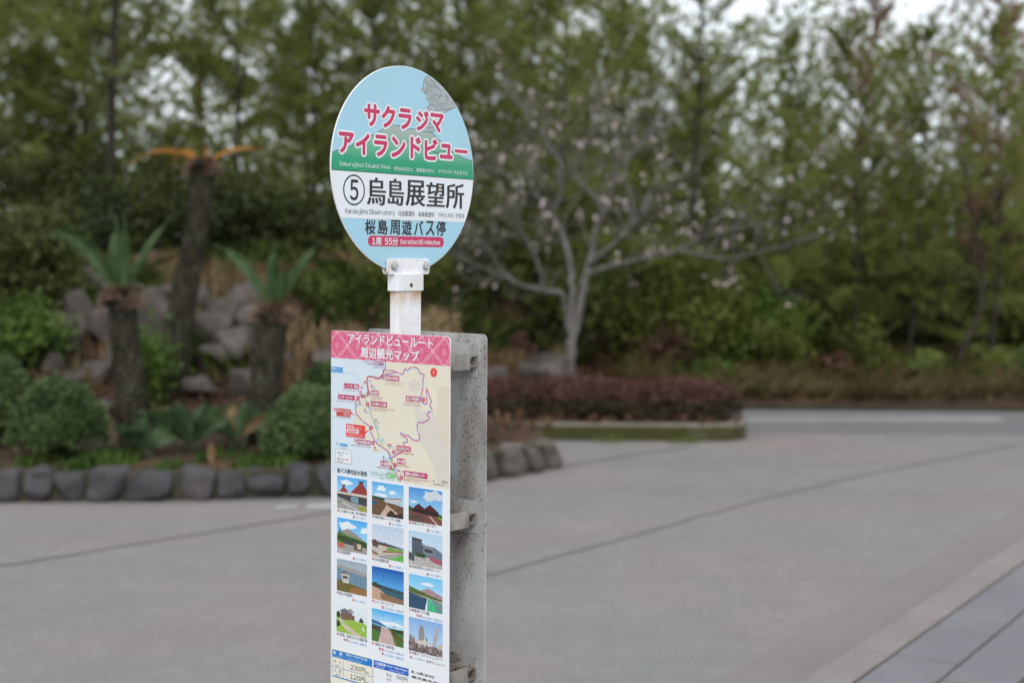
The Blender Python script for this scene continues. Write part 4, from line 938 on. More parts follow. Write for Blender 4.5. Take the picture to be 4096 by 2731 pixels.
# ------------------------------------------------------------------ the pine wood
def pine_parts(seed, h, spread, first):
    rg = np.random.default_rng(seed); R = random.Random(seed)
    tr = Soup(); n = 12; ax = []
    bend = [R.gauss(0, 0.08) for _ in range(4)]
    for q in range(n + 1):
        t = q / n; ax.append(Vector((bend[0] * sin(t * 3) * h * 0.3 + bend[2] * t * h * 0.25, bend[1] * sin(t * 2.5 + 1) * h * 0.3 - bend[1] * sin(1) * h * 0.3 + bend[3] * t * h * 0.2, t * h)))
    tr.add(*tube(ax, [0.0085 * h * (1 - 0.95 * (q / n) ** 0.55) + 0.004 for q in range(n + 1)], 8))
    TP, TD = [], []                            # tuft positions and directions
    def axis_at(t):
        i0 = min(int(t * n), n - 1); return ax[i0].lerp(ax[i0 + 1], t * n - i0)
    wh = 15; up0 = Vector((0, 0, 1))
    for w in range(wh):
        t = first + (0.985 - first) * (w / (wh - 1)) ** 0.9
        for b in range(R.choice((4, 5, 6))):
            a = R.uniform(0, 6.283); L = spread * ((1 - t) ** 0.5 * 0.7 + 0.26) * R.uniform(0.4, 1.35)
            if R.random() < (0.35 if t < first + 0.12 else 0.14): continue
            o = axis_at(t); rise = 0.15 + 0.75 * t + R.gauss(0, 0.12); d = Vector((cos(a) * cos(rise), sin(a) * cos(rise), sin(rise))); P = [o]; m = 5
            for q in range(m): P.append(P[-1] + (d + Vector((R.gauss(0, 0.09), R.gauss(0, 0.09), 0.10 * q / m + R.gauss(0, 0.06)))).normalized() * L / m)
            tr.add(*tube(P, [0.008 * (1 - 0.75 * q / m) * (0.4 + L * 0.45) + 0.002 for q in range(m + 1)], 5))
            for q in range(1, m + 1):
                for z in range(R.choice((4, 5, 5)) if t < 0.6 else R.choice((3, 4, 4))):
                    sd = Vector((R.gauss(0, 1), R.gauss(0, 1), R.gauss(0.2, 0.6))).normalized(); l2 = L * 0.3 * R.uniform(0.3, 1.1) * (1.15 - q / m * 0.6); e = P[q] + (d * 0.7 + sd * 0.8) * l2
                    for f in (0.45, 0.75, 1.0):
                        if t > 0.55 and R.random() < 0.38: continue
                        TP.append(P[q].lerp(e, f)); TD.append((e - P[q]).normalized() * 0.6 + up0 * 0.45)
            TP.append(P[-1]); TD.append(d + up0 * 0.4)
    TP = np.array([tuple(p) for p in TP]); TD = np.array([tuple(p) for p in TD])
    k = 5; P = np.repeat(TP, k, 0) + rg.normal(size=(len(TP) * k, 3)) * 0.015; D = np.repeat(TD, k, 0) + unit(rg, len(P)) * 0.85
    D /= np.linalg.norm(D, axis=1, keepdims=True); w = np.cross(D, unit(rg, len(P))); w /= np.linalg.norm(w, axis=1, keepdims=True) + 1e-9
    L = (0.085 + 0.075 * rg.random(len(P)))[:, None]
    V = np.stack([P - w * 0.009, P + w * 0.009, P + D * L], 1).reshape(-1, 3)
    return tr, V, np.arange(len(V)).reshape(-1, 3)

PROTO = []
for k, (sd, h, sp, fi) in enumerate(((501, 6.2, 2.0, 0.16), (502, 6.8, 1.8, 0.2), (503, 5.6, 2.0, 0.12), (504, 7.2, 1.9, 0.26), (505, 6.4, 1.7, 0.16))):
    tr, V, F = pine_parts(sd, h, sp, fi)
    root = empty('pine_tree'); t = tr.build('trunk', M['pine_bark'], root, True); c = mesh_obj('crown', V, F, M['needles'], root); PROTO.append((root, t, c, h))
used = [False] * 5
def place_pine(k, x, y, s, rz, label, group, rusty=False, name='pine_tree'):
    r0, t0, c0, h = PROTO[k]
    if not used[k]: r, t, c = r0, t0, c0; used[k] = True
    else:
        r = r0.copy(); COL.objects.link(r); t = t0.copy(); c = c0.copy()
        for q in (t, c): COL.objects.link(q); q.parent = r
    r.location = (x, y, float(height(x, y)) - 0.05); r.scale = (s, s, s); r.rotation_euler = (0, 0, rz); tag(r, label, 'tree', group)
    if rusty:
        c.material_slots[0].link = 'OBJECT'; c.material_slots[0].material = M['rust_needles']
    return r
FRONT = [  # x, y, prototype, scale, withered, label
 (-6.7, 17.6, 0, 1.0, 0, 'pine at the left edge of the wood, crown reaching out of the top'),
 (-4.72, 16.6, 3, 1.1, 0, 'tall dark trunked pine near the left edge, trunk clear of branches'),
 (-3.5, 18.2, 2, 0.92, 0, 'pine behind the left cycad, left of the bright gap of sky'),
 (-1.75, 17.7, 1, 0.88, 0, 'pine rising left of the round disc'),
 (-0.55, 18.6, 0, 0.88, 0, 'pine directly behind the round disc'),
 (0.75, 17.9, 4, 0.84, 0, 'pine behind the left half of the cherry crown'),
 (1.55, 19.6, 2, 0.86, 0, 'pine behind the cherry trunk'),
 (2.2, 18.4, 1, 0.95, 0, 'pointed pine rising above the right side of the cherry'),
 (3.2, 16.9, 4, 0.64, 0, 'shorter pine under the open sky right of the cherry'),
 (4.05, 16.8, 3, 0.58, 0, 'small topped pine behind the stop line'),
 (4.75, 17.1, 1, 0.62, 0, 'slim pine near the right, its top against the sky'),
 (5.65, 16.9, 4, 0.66, 0, 'bushy pine near the right edge of the photo'),
 (6.6, 18.9, 1, 0.84, 1, 'withered reddish brown pine at the right edge'),
 (5.1, 20.4, 3, 0.7, 1, 'half brown pine behind the slim one at the right'),
]
R = random.Random(77)
for x, y, k, s, ru, lab in FRONT: place_pine(k, x, y, s, R.uniform(0, 6.28), lab, 'pines at the front of the wood', ru)
BACK = [(3.7, 19.3), (5.2, 19.2), (6.3, 19.9), (2.8, 20.3), (7.0, 19.3), (-2.7, 19.4), (-5.9, 18.9), (0.1, 20.4), (-7.6, 19.0), (1.3, 21.2), (-8.4, 20.5), (-7.2, 21.8), (-6.0, 20.2), (-5.3, 24.5), (-2.9, 20.8), (-1.2, 21.4), (0.2, 22.5), (1.1, 24.2), (2.6, 21.6), (3.4, 24.0), (4.3, 21.2), (5.7, 22.6), (7.4, 21.0), (8.3, 23.5), (6.6, 25.2), (-7.9, 25.8), (-0.4, 26.2), (-2.2, 24.6), (9.4, 25.4), (2.3, 27.2), (4.8, 27.6), (-9.6, 23.6), (-3.9, 27.4)]
for q, (x, y) in enumerate(BACK):
    s = R.uniform(0.8, 1.05) * (0.6 if x > 2.2 else 0.95)
    if -3.6 < x < -2.3: s *= 0.8
    place_pine(R.randrange(5), x, y, s, R.uniform(0, 6.28), 'green pine standing deeper in the blurred wood', 'pines deeper in the wood')
# bare leaning trunk at the right
t = tag(empty('bare_sapling', (5.05, 16.4, float(height(5.05, 16.4)))), 'thin pale crooked sapling at the wood edge near the right', 'tree')
s = Soup(); s.add(*tube([(0, 0, -0.1), (0.18, 0.05, 0.55), (0.38, 0.1, 0.95), (0.4, 0.1, 1.5), (0.25, 0.1, 2.1), (0.15, 0.1, 2.7)], [0.035, 0.03, 0.026, 0.022, 0.016, 0.008], 7))
for q in range(14):
    z = R.uniform(1.2, 2.6); a = R.uniform(0, 6.28); b = Vector((0.3, 0.1, z)); s.add(*tube([b, b + Vector((cos(a) * 0.25, sin(a) * 0.25, 0.15)), b + Vector((cos(a) * 0.5, sin(a) * 0.5, 0.4))], [0.008, 0.006, 0.002], 5))
s.build('trunk', M['pine_bark'], t, True)
# understorey bushes between the trunks
UNDER = [(-6.3, 15.9, .8, 1.5, 0), (-5.5, 17.3, .8, 1.3, 0), (-4.4, 16.2, .8, 1.0, 0), (-3.2, 16.6, .8, 1.1, 0), (-2.2, 16.3, .7, 1.0, 0), (-1.3, 16.9, .8, 1.3, 0), (-0.2, 16.6, .7, 1.2, 0), (0.8, 16.9, .8, 1.5, 0), (1.7, 17.0, .8, 1.7, 0), (2.45, 16.9, .6, 1.2, 0), (3.6, 18.3, .8, 1.2, 0), (4.3, 18.5, .8, 1.1, 0), (5.4, 18.4, .8, 1.2, 0), (6.2, 18.6, .8, 1.3, 0), (7.1, 18.2, .8, 1.3, 0),
         (3.0, 18.4, 1., 2.2, 0), (4.6, 18.9, 1., 2.1, 0), (6.3, 19.3, 1., 2.2, 0), (-4.2, 19.2, 1., 1.7, 0), (-1.9, 19.2, 1., 1.7, 0), (0.2, 19.4, 1., 2.0, 0), (-6.4, 19.4, 1., 2.0, 0), (1.9, 19.2, 1., 2.3, 0), (7.9, 19.4, 1., 2.2, 0)]
UW = ['at the far left', 'behind the left shrubs', 'above the rock pile', 'behind the tall cycad', 'right of the tall cycad', 'behind the thick cycad', 'behind the post', 'left of the cherry trunk', 'behind the cherry trunk', 'right of the cherry trunk', 'left of the stop line', 'behind the stop line', 'beside the pale sapling', 'near the right edge', 'at the right edge']
for q, (x, y, r, h, _) in enumerate(UNDER):
    lab = 'dull green undergrowth bush ' + UW[q] if q < 15 else 'dark leafy bush standing between the inner pines'
    bush('undergrowth_bush', (x, y, gz(x, y)), r, h, 3600, 0.085, 'shade_leaf' if (q < 6 or q in (10, 12, 15, 17, 21)) else 'wood_leaf', 600 + q, lab, 'undergrowth bushes' if q < 15 else 'bushes between the inner pines')
rgw = np.random.default_rng(700); n = 60000
P = np.stack([rgw.uniform(-26, 26, n), rgw.uniform(29, 40, n), rgw.random(n) ** 1.4 * 4.2], 1); P[:, 2] *= 0.65 + 0.35 * np.sin(P[:, 0] * 1.7) * np.sin(P[:, 1] * 0.9); P[:, 2] += height(P[:, 0], P[:, 1])
c = np.stack([rgw.uniform(-16, 16, 500), rgw.uniform(29, 40, 500), 2.5 + 6.5 * rgw.random(500) ** 0.9], 1); c[:, 2] -= 1.8 * np.clip((c[:, 0] - 2) / 5, 0, 1)
P2 = c[rgw.integers(0, 500, 30000)] + rgw.normal(size=(30000, 3)) * [0.55, 0.55, 0.42]; P = np.concatenate([P, P2])
V, F = leaves(rgw, P, 0.2, 0.5, 0.1); o = mesh_obj('far_wood', V, F, M['needles']); o['kind'] = 'stuff'; o['label'] = 'deep green mass of the wood farther back'

# ------------------------------------------------------------------ bus stop sign
INK = {'white': lin(228, 232, 236), 'black': lin(26, 26, 30), 'crimson': lin(196, 44, 92), 'plum': lin(186, 42, 92), 'violet': lin(140, 50, 130), 'leaf': lin(88, 178, 78), 'azure': lin(58, 150, 214), 'brick': lin(198, 74, 62),
       'signal': lin(224, 62, 56), 'wine': lin(160, 50, 70), 'coral': lin(228, 92, 104), 'sky_line': lin(92, 178, 232), 'red_line': lin(228, 62, 84), 'paper': lin(228, 231, 234), 'royal': lin(28, 96, 190), 'cobalt': lin(32, 122, 196), 'pink': lin(214, 44, 108),
       'sea': lin(210, 223, 231), 'land': lin(224, 217, 198), 'tan': lin(218, 206, 188), 'grey_land': lin(213, 206, 195), 'plate_blue': lin(164, 207, 224), 'smoke': lin(168, 177, 178), 'pattern': lin(240, 222, 230)}
def ink_mat():
    m, nt, b = new_mat('printed_ink', 0.38, 0.35); at = nt.nodes.new('ShaderNodeVertexColor'); at.layer_name = 'ink'
    v = coords(nt, 'Object'); n = noise(nt, v, 9, 4); n2 = noise(nt, v, 260, 3, 0.7)
    c = mix(nt, ramp(nt, n, [(0.35, (0, 0, 0)), (0.8, (0.10, 0.10, 0.10))]), at.outputs['Color'], (0.42, 0.40, 0.36, 1))      # faint road dust
    c = mix(nt, ramp(nt, n2, [(0.70, (0, 0, 0)), (0.78, (0.3, 0.3, 0.3))]), c, (0.2, 0.19, 0.17, 1))
    nt.links.new(c, b.inputs['Base Color']); return m
M['ink'] = ink_mat()
def photo_mat():
    m, nt, b = new_mat('printed_photo', 0.35, 0.35); at = nt.nodes.new('ShaderNodeVertexColor'); at.layer_name = 'ink'
    v = coords(nt, 'Object'); n = noise(nt, v, 240, 6, 0.75)
    c = mix(nt, 0.85, at.outputs['Color'], ramp(nt, n, [(0.3, (0.28, 0.28, 0.28)), (0.7, (0.72, 0.72, 0.72))]), 'OVERLAY')
    nt.links.new(c, b.inputs['Base Color']); return m
M['photo'] = photo_mat()
def white_metal():
    m, nt, b = new_mat('chipped_white_paint', 0.42, 0.4); v = coords(nt, 'Object'); n = noise(nt, v, 16, 5, 0.6); n2 = noise(nt, v, 120, 3, 0.6); n3 = noise(nt, coords(nt, 'Object', (1, 1, 0.25)), 30, 4)
    c = mix(nt, ramp(nt, n, [(0.45, (0, 0, 0)), (0.75, (0.4, 0.4, 0.4))]), lin(232, 233, 236), lin(205, 188, 160))
    c = mix(nt, ramp(nt, n3, [(0.6, (0, 0, 0)), (0.72, (0.55, 0.55, 0.55))]), c, lin(176, 132, 84))
    c = mix(nt, ramp(nt, n2, [(0.69, (0, 0, 0)), (0.72, (0.9, 0.9, 0.9))]), c, lin(92, 84, 76))
    nt.links.new(c, b.inputs['Base Color']); bump(nt, b, n2, 0.15, 0.001); return m
M['white_metal'] = white_metal()
def grey_metal():
    m, nt, b = new_mat('flecked_grey_metal', 0.5, 0.4); v = coords(nt, 'Object'); n = noise(nt, v, 5, 4); n2 = noise(nt, coords(nt, 'Object', (1, 1, 0.5)), 220, 4, 0.65); n3 = noise(nt, coords(nt, 'Object', (1, 1, 0.3)), 7, 4)
    c = ramp(nt, n, [(0.3, lin(162, 160, 156)), (0.6, lin(188, 190, 190)), (0.8, lin(202, 205, 206))])
    c = mix(nt, ramp(nt, n3, [(0.45, (0, 0, 0)), (0.6, (0.65, 0.65, 0.65))]), c, lin(118, 103, 92))
    th = nt.nodes.new('ShaderNodeMath'); th.operation = 'MULTIPLY_ADD'; nt.links.new(n3, th.inputs[0]); th.inputs[1].default_value = 0.32; nt.links.new(n2, th.inputs[2])
    c = mix(nt, ramp(nt, th.outputs[0], [(0.75, (0, 0, 0)), (0.78, (0.9, 0.9, 0.9))]), c, lin(64, 54, 48))
    nt.links.new(c, b.inputs['Base Color']); b.inputs['Metallic'].default_value = 0.15; bump(nt, b, n2, 0.1, 0.001); return m
M['grey_metal'] = grey_metal()
def post_paint():
    m = M['white_metal'].copy(); m.name = 'stained_post_paint'; nt = m.node_tree; b = nt.nodes['Principled BSDF']; src = b.inputs['Base Color'].links[0].from_socket
    tc = nt.nodes.new('ShaderNodeTexCoord'); sx = nt.nodes.new('ShaderNodeSeparateXYZ'); nt.links.new(tc.outputs['Object'], sx.inputs[0])
    mr = nt.nodes.new('ShaderNodeMapRange'); mr.inputs['From Min'].default_value = 1.425; mr.inputs['From Max'].default_value = 1.476; nt.links.new(sx.outputs['Z'], mr.inputs['Value'])
    n = noise(nt, coords(nt, 'Object', (1, 1, 0.5)), 45, 4); mm = nt.nodes.new('ShaderNodeMath'); mm.operation = 'MULTIPLY'; nt.links.new(mr.outputs[0], mm.inputs[0]); nt.links.new(n, mm.inputs[1])
    nt.links.new(mix(nt, ramp(nt, mm.outputs[0], [(0.12, (0, 0, 0)), (0.5, (0.85, 0.85, 0.85))]), src, lin(178, 138, 92)), b.inputs['Base Color']); return m
M['post_paint'] = post_paint()
m, nt, b = new_mat('weathered_aluminium', 0.55, 0.4); v = coords(nt, 'Object', (1, 1, 0.4)); n = noise(nt, v, 22, 5); n2 = noise(nt, v, 150, 3, 0.7)
c = ramp(nt, n, [(0.35, lin(118, 108, 98)), (0.55, lin(156, 150, 142)), (0.75, lin(172, 170, 166))]); c = mix(nt, ramp(nt, n2, [(0.62, (0, 0, 0)), (0.75, (0.6, 0.6, 0.6))]), c, lin(92, 84, 62)); nt.links.new(c, b.inputs['Base Color']); b.inputs['Metallic'].default_value = 0.2; M['alu'] = m
m, nt, b = new_mat('bolt_steel', 0.3, 0.5); b.inputs['Base Color'].default_value = lin(205, 205, 205); b.inputs['Metallic'].default_value = 0.7; M['bolt'] = m
m, nt, b = new_mat('rivet_brass', 0.4, 0.5); b.inputs['Base Color'].default_value = lin(150, 120, 70); b.inputs['Metallic'].default_value = 0.6; M['brass'] = m
m, nt, b = new_mat('hole', 0.9, 0.1); b.inputs['Base Color'].default_value = lin(40, 32, 28); M['hole'] = m
m, nt, b = new_mat('sticker_edge', 0.4, 0.4); b.inputs['Base Color'].default_value = lin(226, 222, 206); M['sticker'] = m

class Print:
    """flat coloured ink on a plate: x, z in millimetres, each layer a hair in front of the last"""
    def __init__(s): s.V = []; s.F = []; s.C = []
    def poly(s, pts, col, lvl, cols=None):
        o = len(s.V); s.V += [(x / 1000, -lvl / 1000, z / 1000) for x, z in pts]; s.F.append(tuple(range(o, o + len(pts)))); s.C += (cols or [col] * len(pts))
    def line(s, pts, w, col, lvl):
        P = [Vector(p) for p in pts]; L = []; Rr = []
        for k in range(len(P)):
            a = P[max(k - 1, 0)]; b = P[min(k + 1, len(P) - 1)]; d = (b - a); d = d.normalized() if d.length > 1e-9 else Vector((1, 0)); n = Vector((-d.y, d.x)) * w / 2
            L.append(P[k] + n); Rr.append(P[k] - n)
        for k in range(len(P) - 1): s.poly([L[k], L[k + 1], Rr[k + 1], Rr[k]][::-1], col, lvl)
    def circle(s, x, z, r, col, lvl, n=24): s.poly([(x + r * cos(2 * pi * k / n), z + r * sin(2 * pi * k / n)) for k in range(n)], col, lvl)
    def text(s, body, x0, z0, x1, z1, col, lvl, fat=0.0, sx=0.0, n=8):
        """fat: how far the strokes are thickened, in mm; sx: sideways only, for brush-like uprights"""
        V, F, (a, b, c, d) = glyphs(body)
        if c - a < 1e-6 or d - b < 1e-6: return
        kx = (x1 - x0) / (c - a); kz = (z1 - z0) / (d - b); sh = [(0, 0)]
        if fat: sh += [(fat * cos(2 * pi * k / n), fat * sin(2 * pi * k / n)) for k in range(n)]
        if sx: sh += [(-sx, 0), (sx, 0), (-sx / 2, 0), (sx / 2, 0)]
        for q, (dx, dz) in enumerate(sh):
            o = len(s.V); s.V += [((x0 + (vx - a) * kx + dx) / 1000, -(lvl + q * 0.006) / 1000, (z0 + (vy - b) * kz + dz) / 1000) for vx, vy in V]
            s.F += [tuple(i + o for i in f) for f in F]; s.C += [col] * len(V)
    def build(s, name, parent, mat='ink'):
        me = bpy.data.meshes.new(name); me.from_pydata(s.V, [], s.F); me.update()
        ca = me.color_attributes.new('ink', 'FLOAT_COLOR', 'POINT'); ca.data.foreach_set('color', np.array(s.C, dtype=np.float32).ravel())
        me.materials.append(M[mat]); return link(bpy.data.objects.new(name, me), parent)
def glyphs(body):
    """a line of text as flat faces; Latin letters and figures come from the same sans face as the kanji (its full-width forms, closed up)"""
    V, F, x = [], [], 0.0; latin = all(ord(ch) < 128 for ch in body)
    for ch in body:
        if ch == ' ': x += 0.3 if latin else 0.45; continue
        if ch == '\u3000': x += 1.0; continue
        if 33 <= ord(ch) < 127:
            v, f = one_glyph(chr(ord(ch) + 0xFEE0)); lo = min(q[0] for q in v); hi = max(q[0] for q in v); pad = -0.06 if ch in 'jJ' else 0.04; v = [(q[0] - lo + x + pad, q[1]) for q in v]; x += hi - lo + pad + 0.06
        else: v, f = one_glyph(ch); v = [(q[0] + x, q[1]) for q in v]; x += 1.0
        o = len(V); V += v; F += [tuple(i + o for i in g) for g in f]
    xs = [v[0] for v in V] or [0]; ys = [v[1] for v in V] or [0]
    return V, F, (min(xs), min(ys), max(xs), max(ys))

AX = (-0.2355, 3.14)
sign = tag(empty('bus_stop_sign', (AX[0], AX[1], 0.0)), 'bus stop sign with a round sky blue disc above a printed route map board', 'bus stop')
TH, PH = radians(50.5), radians(-39.5)
# post and footing (narrow flat tube, broad side parallel to the disc)
def flat_tube(name, w, d, z0, z1, r, mat, parent):
    o = round_rect(-w / 2, -d / 2, w / 2, d / 2, r, 5); n = len(o); V = [(x, y, z0) for x, y in o] + [(x, y, z1) for x, y in o]
    bm = bmesh.new(); vs = [bm.verts.new(v) for v in V]
    for k in range(n): bm.faces.new((vs[k], vs[(k + 1) % n], vs[n + (k + 1) % n], vs[n + k]))
    bm.faces.new(vs[n:]); bm.faces.new(vs[:n][::-1]); bmesh.ops.bevel(bm, geom=[e for e in bm.edges if abs(e.verts[0].co.z - z1) < 1e-6 and abs(e.verts[1].co.z - z1) < 1e-6], offset=0.0015, segments=2, affect='EDGES')
    ob = bm_obj(name, bm, mat, parent, True); ob.rotation_euler.z = TH; ob.data.set_sharp_from_angle(angle=radians(35)); return ob
flat_tube('post', 0.0765, 0.0255, -0.1, 1.492, 0.004, M['post_paint'], sign)
col = flat_tube('collar', 0.0845, 0.0305, 1.4755, 1.5115, 0.0022, M['white_metal'], sign)
bm = bmesh.new(); bmesh.ops.create_cone(bm, cap_ends=True, segments=20, radius1=0.0045, radius2=0.0045, depth=0.001); hole = bm_obj('screw_hole', bm, M['hole'], col); hole.rotation_euler.x = pi / 2; hole.location = (0.002, -0.0155, 1.488)
bm = bmesh.new(); bmesh.ops.create_uvsphere(bm, u_segments=12, v_segments=8, radius=0.0022); sc = bm_obj('screw', bm, M['brass'], col, True); sc.location = (0.0018, -0.0162, 1.488)
bm = blob_bm(0.2, 0.2, 0.11, 3, 3, 0.02, 0.75); ft = bm_obj('footing', bm, M['kerb'], sign, True); ft.location = (0.06, -0.03, 0.02)

# ---- disc
Rd = 225.0
disc = bm_obj('sign_disc', plate_bm([(0.225 * cos(2 * pi * k / 120), 0.225 * sin(2 * pi * k / 120)) for k in range(120)], 0, 0.0035, 0.0005), M['white_metal'], sign)
disc.location = (0, 0, 1.7404); disc.rotation_euler.z = TH
pr = Print(); rr = Rd - 1.2
pr.circle(0, 0, rr, INK['plate_blue'], 0.10, 120)
half = lambda z: math.sqrt(max(rr * rr - z * z, 0))
def band(z0, z1, col, lvl, n=24):
    zs = [z0 + (z1 - z0) * k / n for k in range(n + 1)]
    for k in range(n): a, b = half(zs[k]), half(zs[k + 1]); pr.poly([(-a, zs[k]), (a, zs[k]), (b, zs[k + 1]), (-b, zs[k + 1])], col, lvl)
zg, zb = -11.0, -110.2
band(zb, zg, INK['white'], 0.14)
clampd = lambda p: (p if math.hypot(*p) < rr - 0.3 else tuple(q * (rr - 0.3) / math.hypot(*p) for q in p))
gl = [lin(16, 150, 104), lin(36, 156, 114), lin(96, 172, 138), lin(140, 176, 158), lin(166, 178, 172)]
def gcol(z):
    t = min(max((z - zg) / 100, 0), 0.999) * 4; k = int(t); f = t - k; f = f * f * (3 - 2 * f); return tuple(gl[k][q] * (1 - f) + gl[k + 1][q] * f for q in range(4))
mx = [p[0] for p in DISC_MOUNTAIN]; mz = [p[1] for p in DISC_MOUNTAIN]; xs = np.linspace(-224, 224, 150)
tops = [min(float(np.interp(x, mx, mz)), half(min(abs(x), rr))) for x in xs]
for k in range(len(xs) - 1):
    x0, x1 = max(-half(zg), min(half(zg), xs[k])), max(-half(zg), min(half(zg), xs[k + 1])); t0 = min(tops[k], half(x0)); t1 = min(tops[k + 1], half(x1))
    if x1 - x0 < 0.05: continue
    for q in range(10):
        a0, b0 = zg + (t0 - zg) * q / 10, zg + (t0 - zg) * (q + 1) / 10; a1, b1 = zg + (t1 - zg) * q / 10, zg + (t1 - zg) * (q + 1) / 10
        pr.poly([(x0, a0), (x1, a1), (x1, b1), (x0, b0)], None, 0.22, [gcol(a0), gcol(a1), gcol(b1), gcol(b0)])
pr.poly([clampd(p) for p in DISC_SMOKE], INK['smoke'], 0.18)
pr.line([clampd(p) for p in DISC_MOUNTAIN], 1.1, INK['black'], 0.26)
pr.line([(-half(zg), zg), (half(zg), zg)], 1.4, INK['black'], 0.30); pr.line([(-half(zb), zb), (half(zb), zb)], 0.7, lin(150, 160, 165), 0.20)
disc_print = pr
pt = Print(); lv = 0.5
for it in DISC_INK:
    if it[0] == 'l': disc_print.line([clampd(p) for p in it[1]], it[3], INK[it[2]], 0.28)
    elif it[0] == 't':
        _, s_, x0, z0, x1, z1, cname, bold = it
        if bold == 2: pt.text(s_, x0 + 2, z0 + 2, x1 - 2, z1 - 2, INK['white'], 0.38, 6.2, 0, 16); pt.text(s_, x0 + 2, z0 + 2, x1 - 2, z1 - 2, INK[cname], 0.52, 2.3)
        elif bold == 3: pt.text(s_, x0 + 1, z0 + 1, x1 - 1, z1 - 1, INK[cname], 0.52, 0.3, 1.7)
        else: pt.text(s_, x0, z0, x1, z1, INK[cname], 0.52, 0.022 * (z1 - z0) if bold else 0.0)
    elif it[0] == 'r': disc_print.poly(round_rect(*it[1:5], it[6], 10), INK[it[5]], 0.34)
    elif it[0] == 'o':
        cx, cz = (it[1] + it[3]) / 2, (it[2] + it[4]) / 2; ax_, az_ = (it[3] - it[1]) / 2, (it[4] - it[2]) / 2; P = [(cx + ax_ * cos(2 * pi * k / 60), cz + az_ * sin(2 * pi * k / 60)) for k in range(61)]
        disc_print.line(P, 3.4, INK['black'], 0.36)
disc_print.build('printed_scene', disc); pt.build('lettering', disc)
# clamp plates and bolts holding the disc
for name, y0, y1 in (('clamp_plate', -0.0062, -0.0022), ('clamp_plate', 0.006, 0.010)):
    o = bm_obj(name, plate_bm(round_rect(-0.0635, -0.2293, 0.0715, -0.1945, 0.008), y0, y1, 0.0009), M['white_metal'], sign); o.location = disc.location; o.rotation_euler.z = TH
for x in (-0.043, 0.058):
    bm = bmesh.new(); bmesh.ops.create_cone(bm, cap_ends=True, segments=6, radius1=0.0082, radius2=0.0082, depth=0.0065); bmesh.ops.bevel(bm, geom=list(bm.edges), offset=0.0008, segments=1, affect='EDGES')
    o = bm_obj('bolt', bm, M['bolt'], sign); mz_ = Matrix.Rotation(TH, 4, 'Z') @ Matrix.Translation((x, -0.0105, -0.2105)) @ Matrix.Rotation(pi / 2, 4, 'X'); o.matrix_local = Matrix.Translation((0, 0, 1.7404)) @ mz_
    bm = bmesh.new(); bmesh.ops.create_cone(bm, cap_ends=True, segments=24, radius1=0.0105, radius2=0.0105, depth=0.0012); w = bm_obj('washer', bm, M['bolt'], o); w.location = (0, 0, -0.0036)
    bm = bmesh.new(); bmesh.ops.create_cone(bm, cap_ends=True, segments=12, radius1=0.0045, radius2=0.0045, depth=0.03); w = bm_obj('shank', bm, M['bolt'], o); w.location = (0, 0, -0.014)

# ---- front board with the printed map
BW = 0.1805; BH = 0.90
RB = Matrix.Rotation(PH, 4, 'Z')
board = bm_obj('map_board', plate_bm(round_rect(-BW, -BH, BW, 0.003, 0.011), 0, 0.003, 0.0005), M['white_metal'], sign)
BOARD_AT = Matrix.Translation((0, 0, 1.381)) @ RB @ Matrix.Translation((0.0095, -0.064, 0)); board.matrix_local = BOARD_AT
hx = BW * 1000 - 0.6
pr = Print()
pr.poly(round_rect(-hx, -BH * 1000 + 1, hx, 2.4, 10.5, 8), INK['paper'], 0.08)
pr.poly([(-hx, MAP_BOTTOM), (hx, MAP_BOTTOM), (hx, HEADER_BOTTOM), (-hx, HEADER_BOTTOM)], INK['sea'], 0.12)
cl = lambda P: [(max(-hx, min(hx, x)), max(MAP_BOTTOM, min(HEADER_BOTTOM, z))) for x, z in P]
pr.poly(cl(MAP_LAND + [(hx, MAP_BOTTOM), (hx, HEADER_BOTTOM)]), INK['land'], 0.16)
pr.poly(cl(MAP_TINTS[1]), INK['grey_land'], 0.18); pr.poly(cl(MAP_TINTS[0]), INK['tan'], 0.20); pr.poly(cl(MAP_TINTS[2]), INK['grey_land'], 0.20)
top = round_rect(-hx, HEADER_BOTTOM, hx, 2.4, 10.5, 8); top = [(x, z) for x, z in top if z > -20] + [(-hx, HEADER_BOTTOM), (hx, HEADER_BOTTOM)]
pr.poly(top, INK['pink'], 0.16)
# hemp-leaf pattern of the heading
def seg(a, b, w, lvl=0.2, col='pattern'):
    x0, z0, x1, z1 = -hx + 0.8, HEADER_BOTTOM + 0.6, hx - 0.8, 1.6
    (ax_, az_), (bx, bz) = a, b; t0, t1 = 0.0, 1.0
    for p, q in ((ax_ - bx, ax_ - x0), (bx - ax_, x1 - ax_), (az_ - bz, az_ - z0), (bz - az_, z1 - az_)):
        if abs(p) < 1e-9:
            if q < 0: return
        else:
            r = q / p
            if p < 0: t0 = max(t0, r)
            else: t1 = min(t1, r)
    if t0 < t1: pr.line([(ax_ + (bx - ax_) * t0, az_ + (bz - az_) * t0), (ax_ + (bx - ax_) * t1, az_ + (bz - az_) * t1)], w, INK[col], lvl)
hw, hh = 32.4, 30.0
for q in range(-9, 9):
    for sgn in (1, -1):
        for off in (-3.2, 3.2):
            cx = -127.5 + q * 2 * hw + off; seg((cx - 3 * hw, -30 - sgn * 3 * hh), (cx + 3 * hw, -30 + sgn * 3 * hh), 1.25)
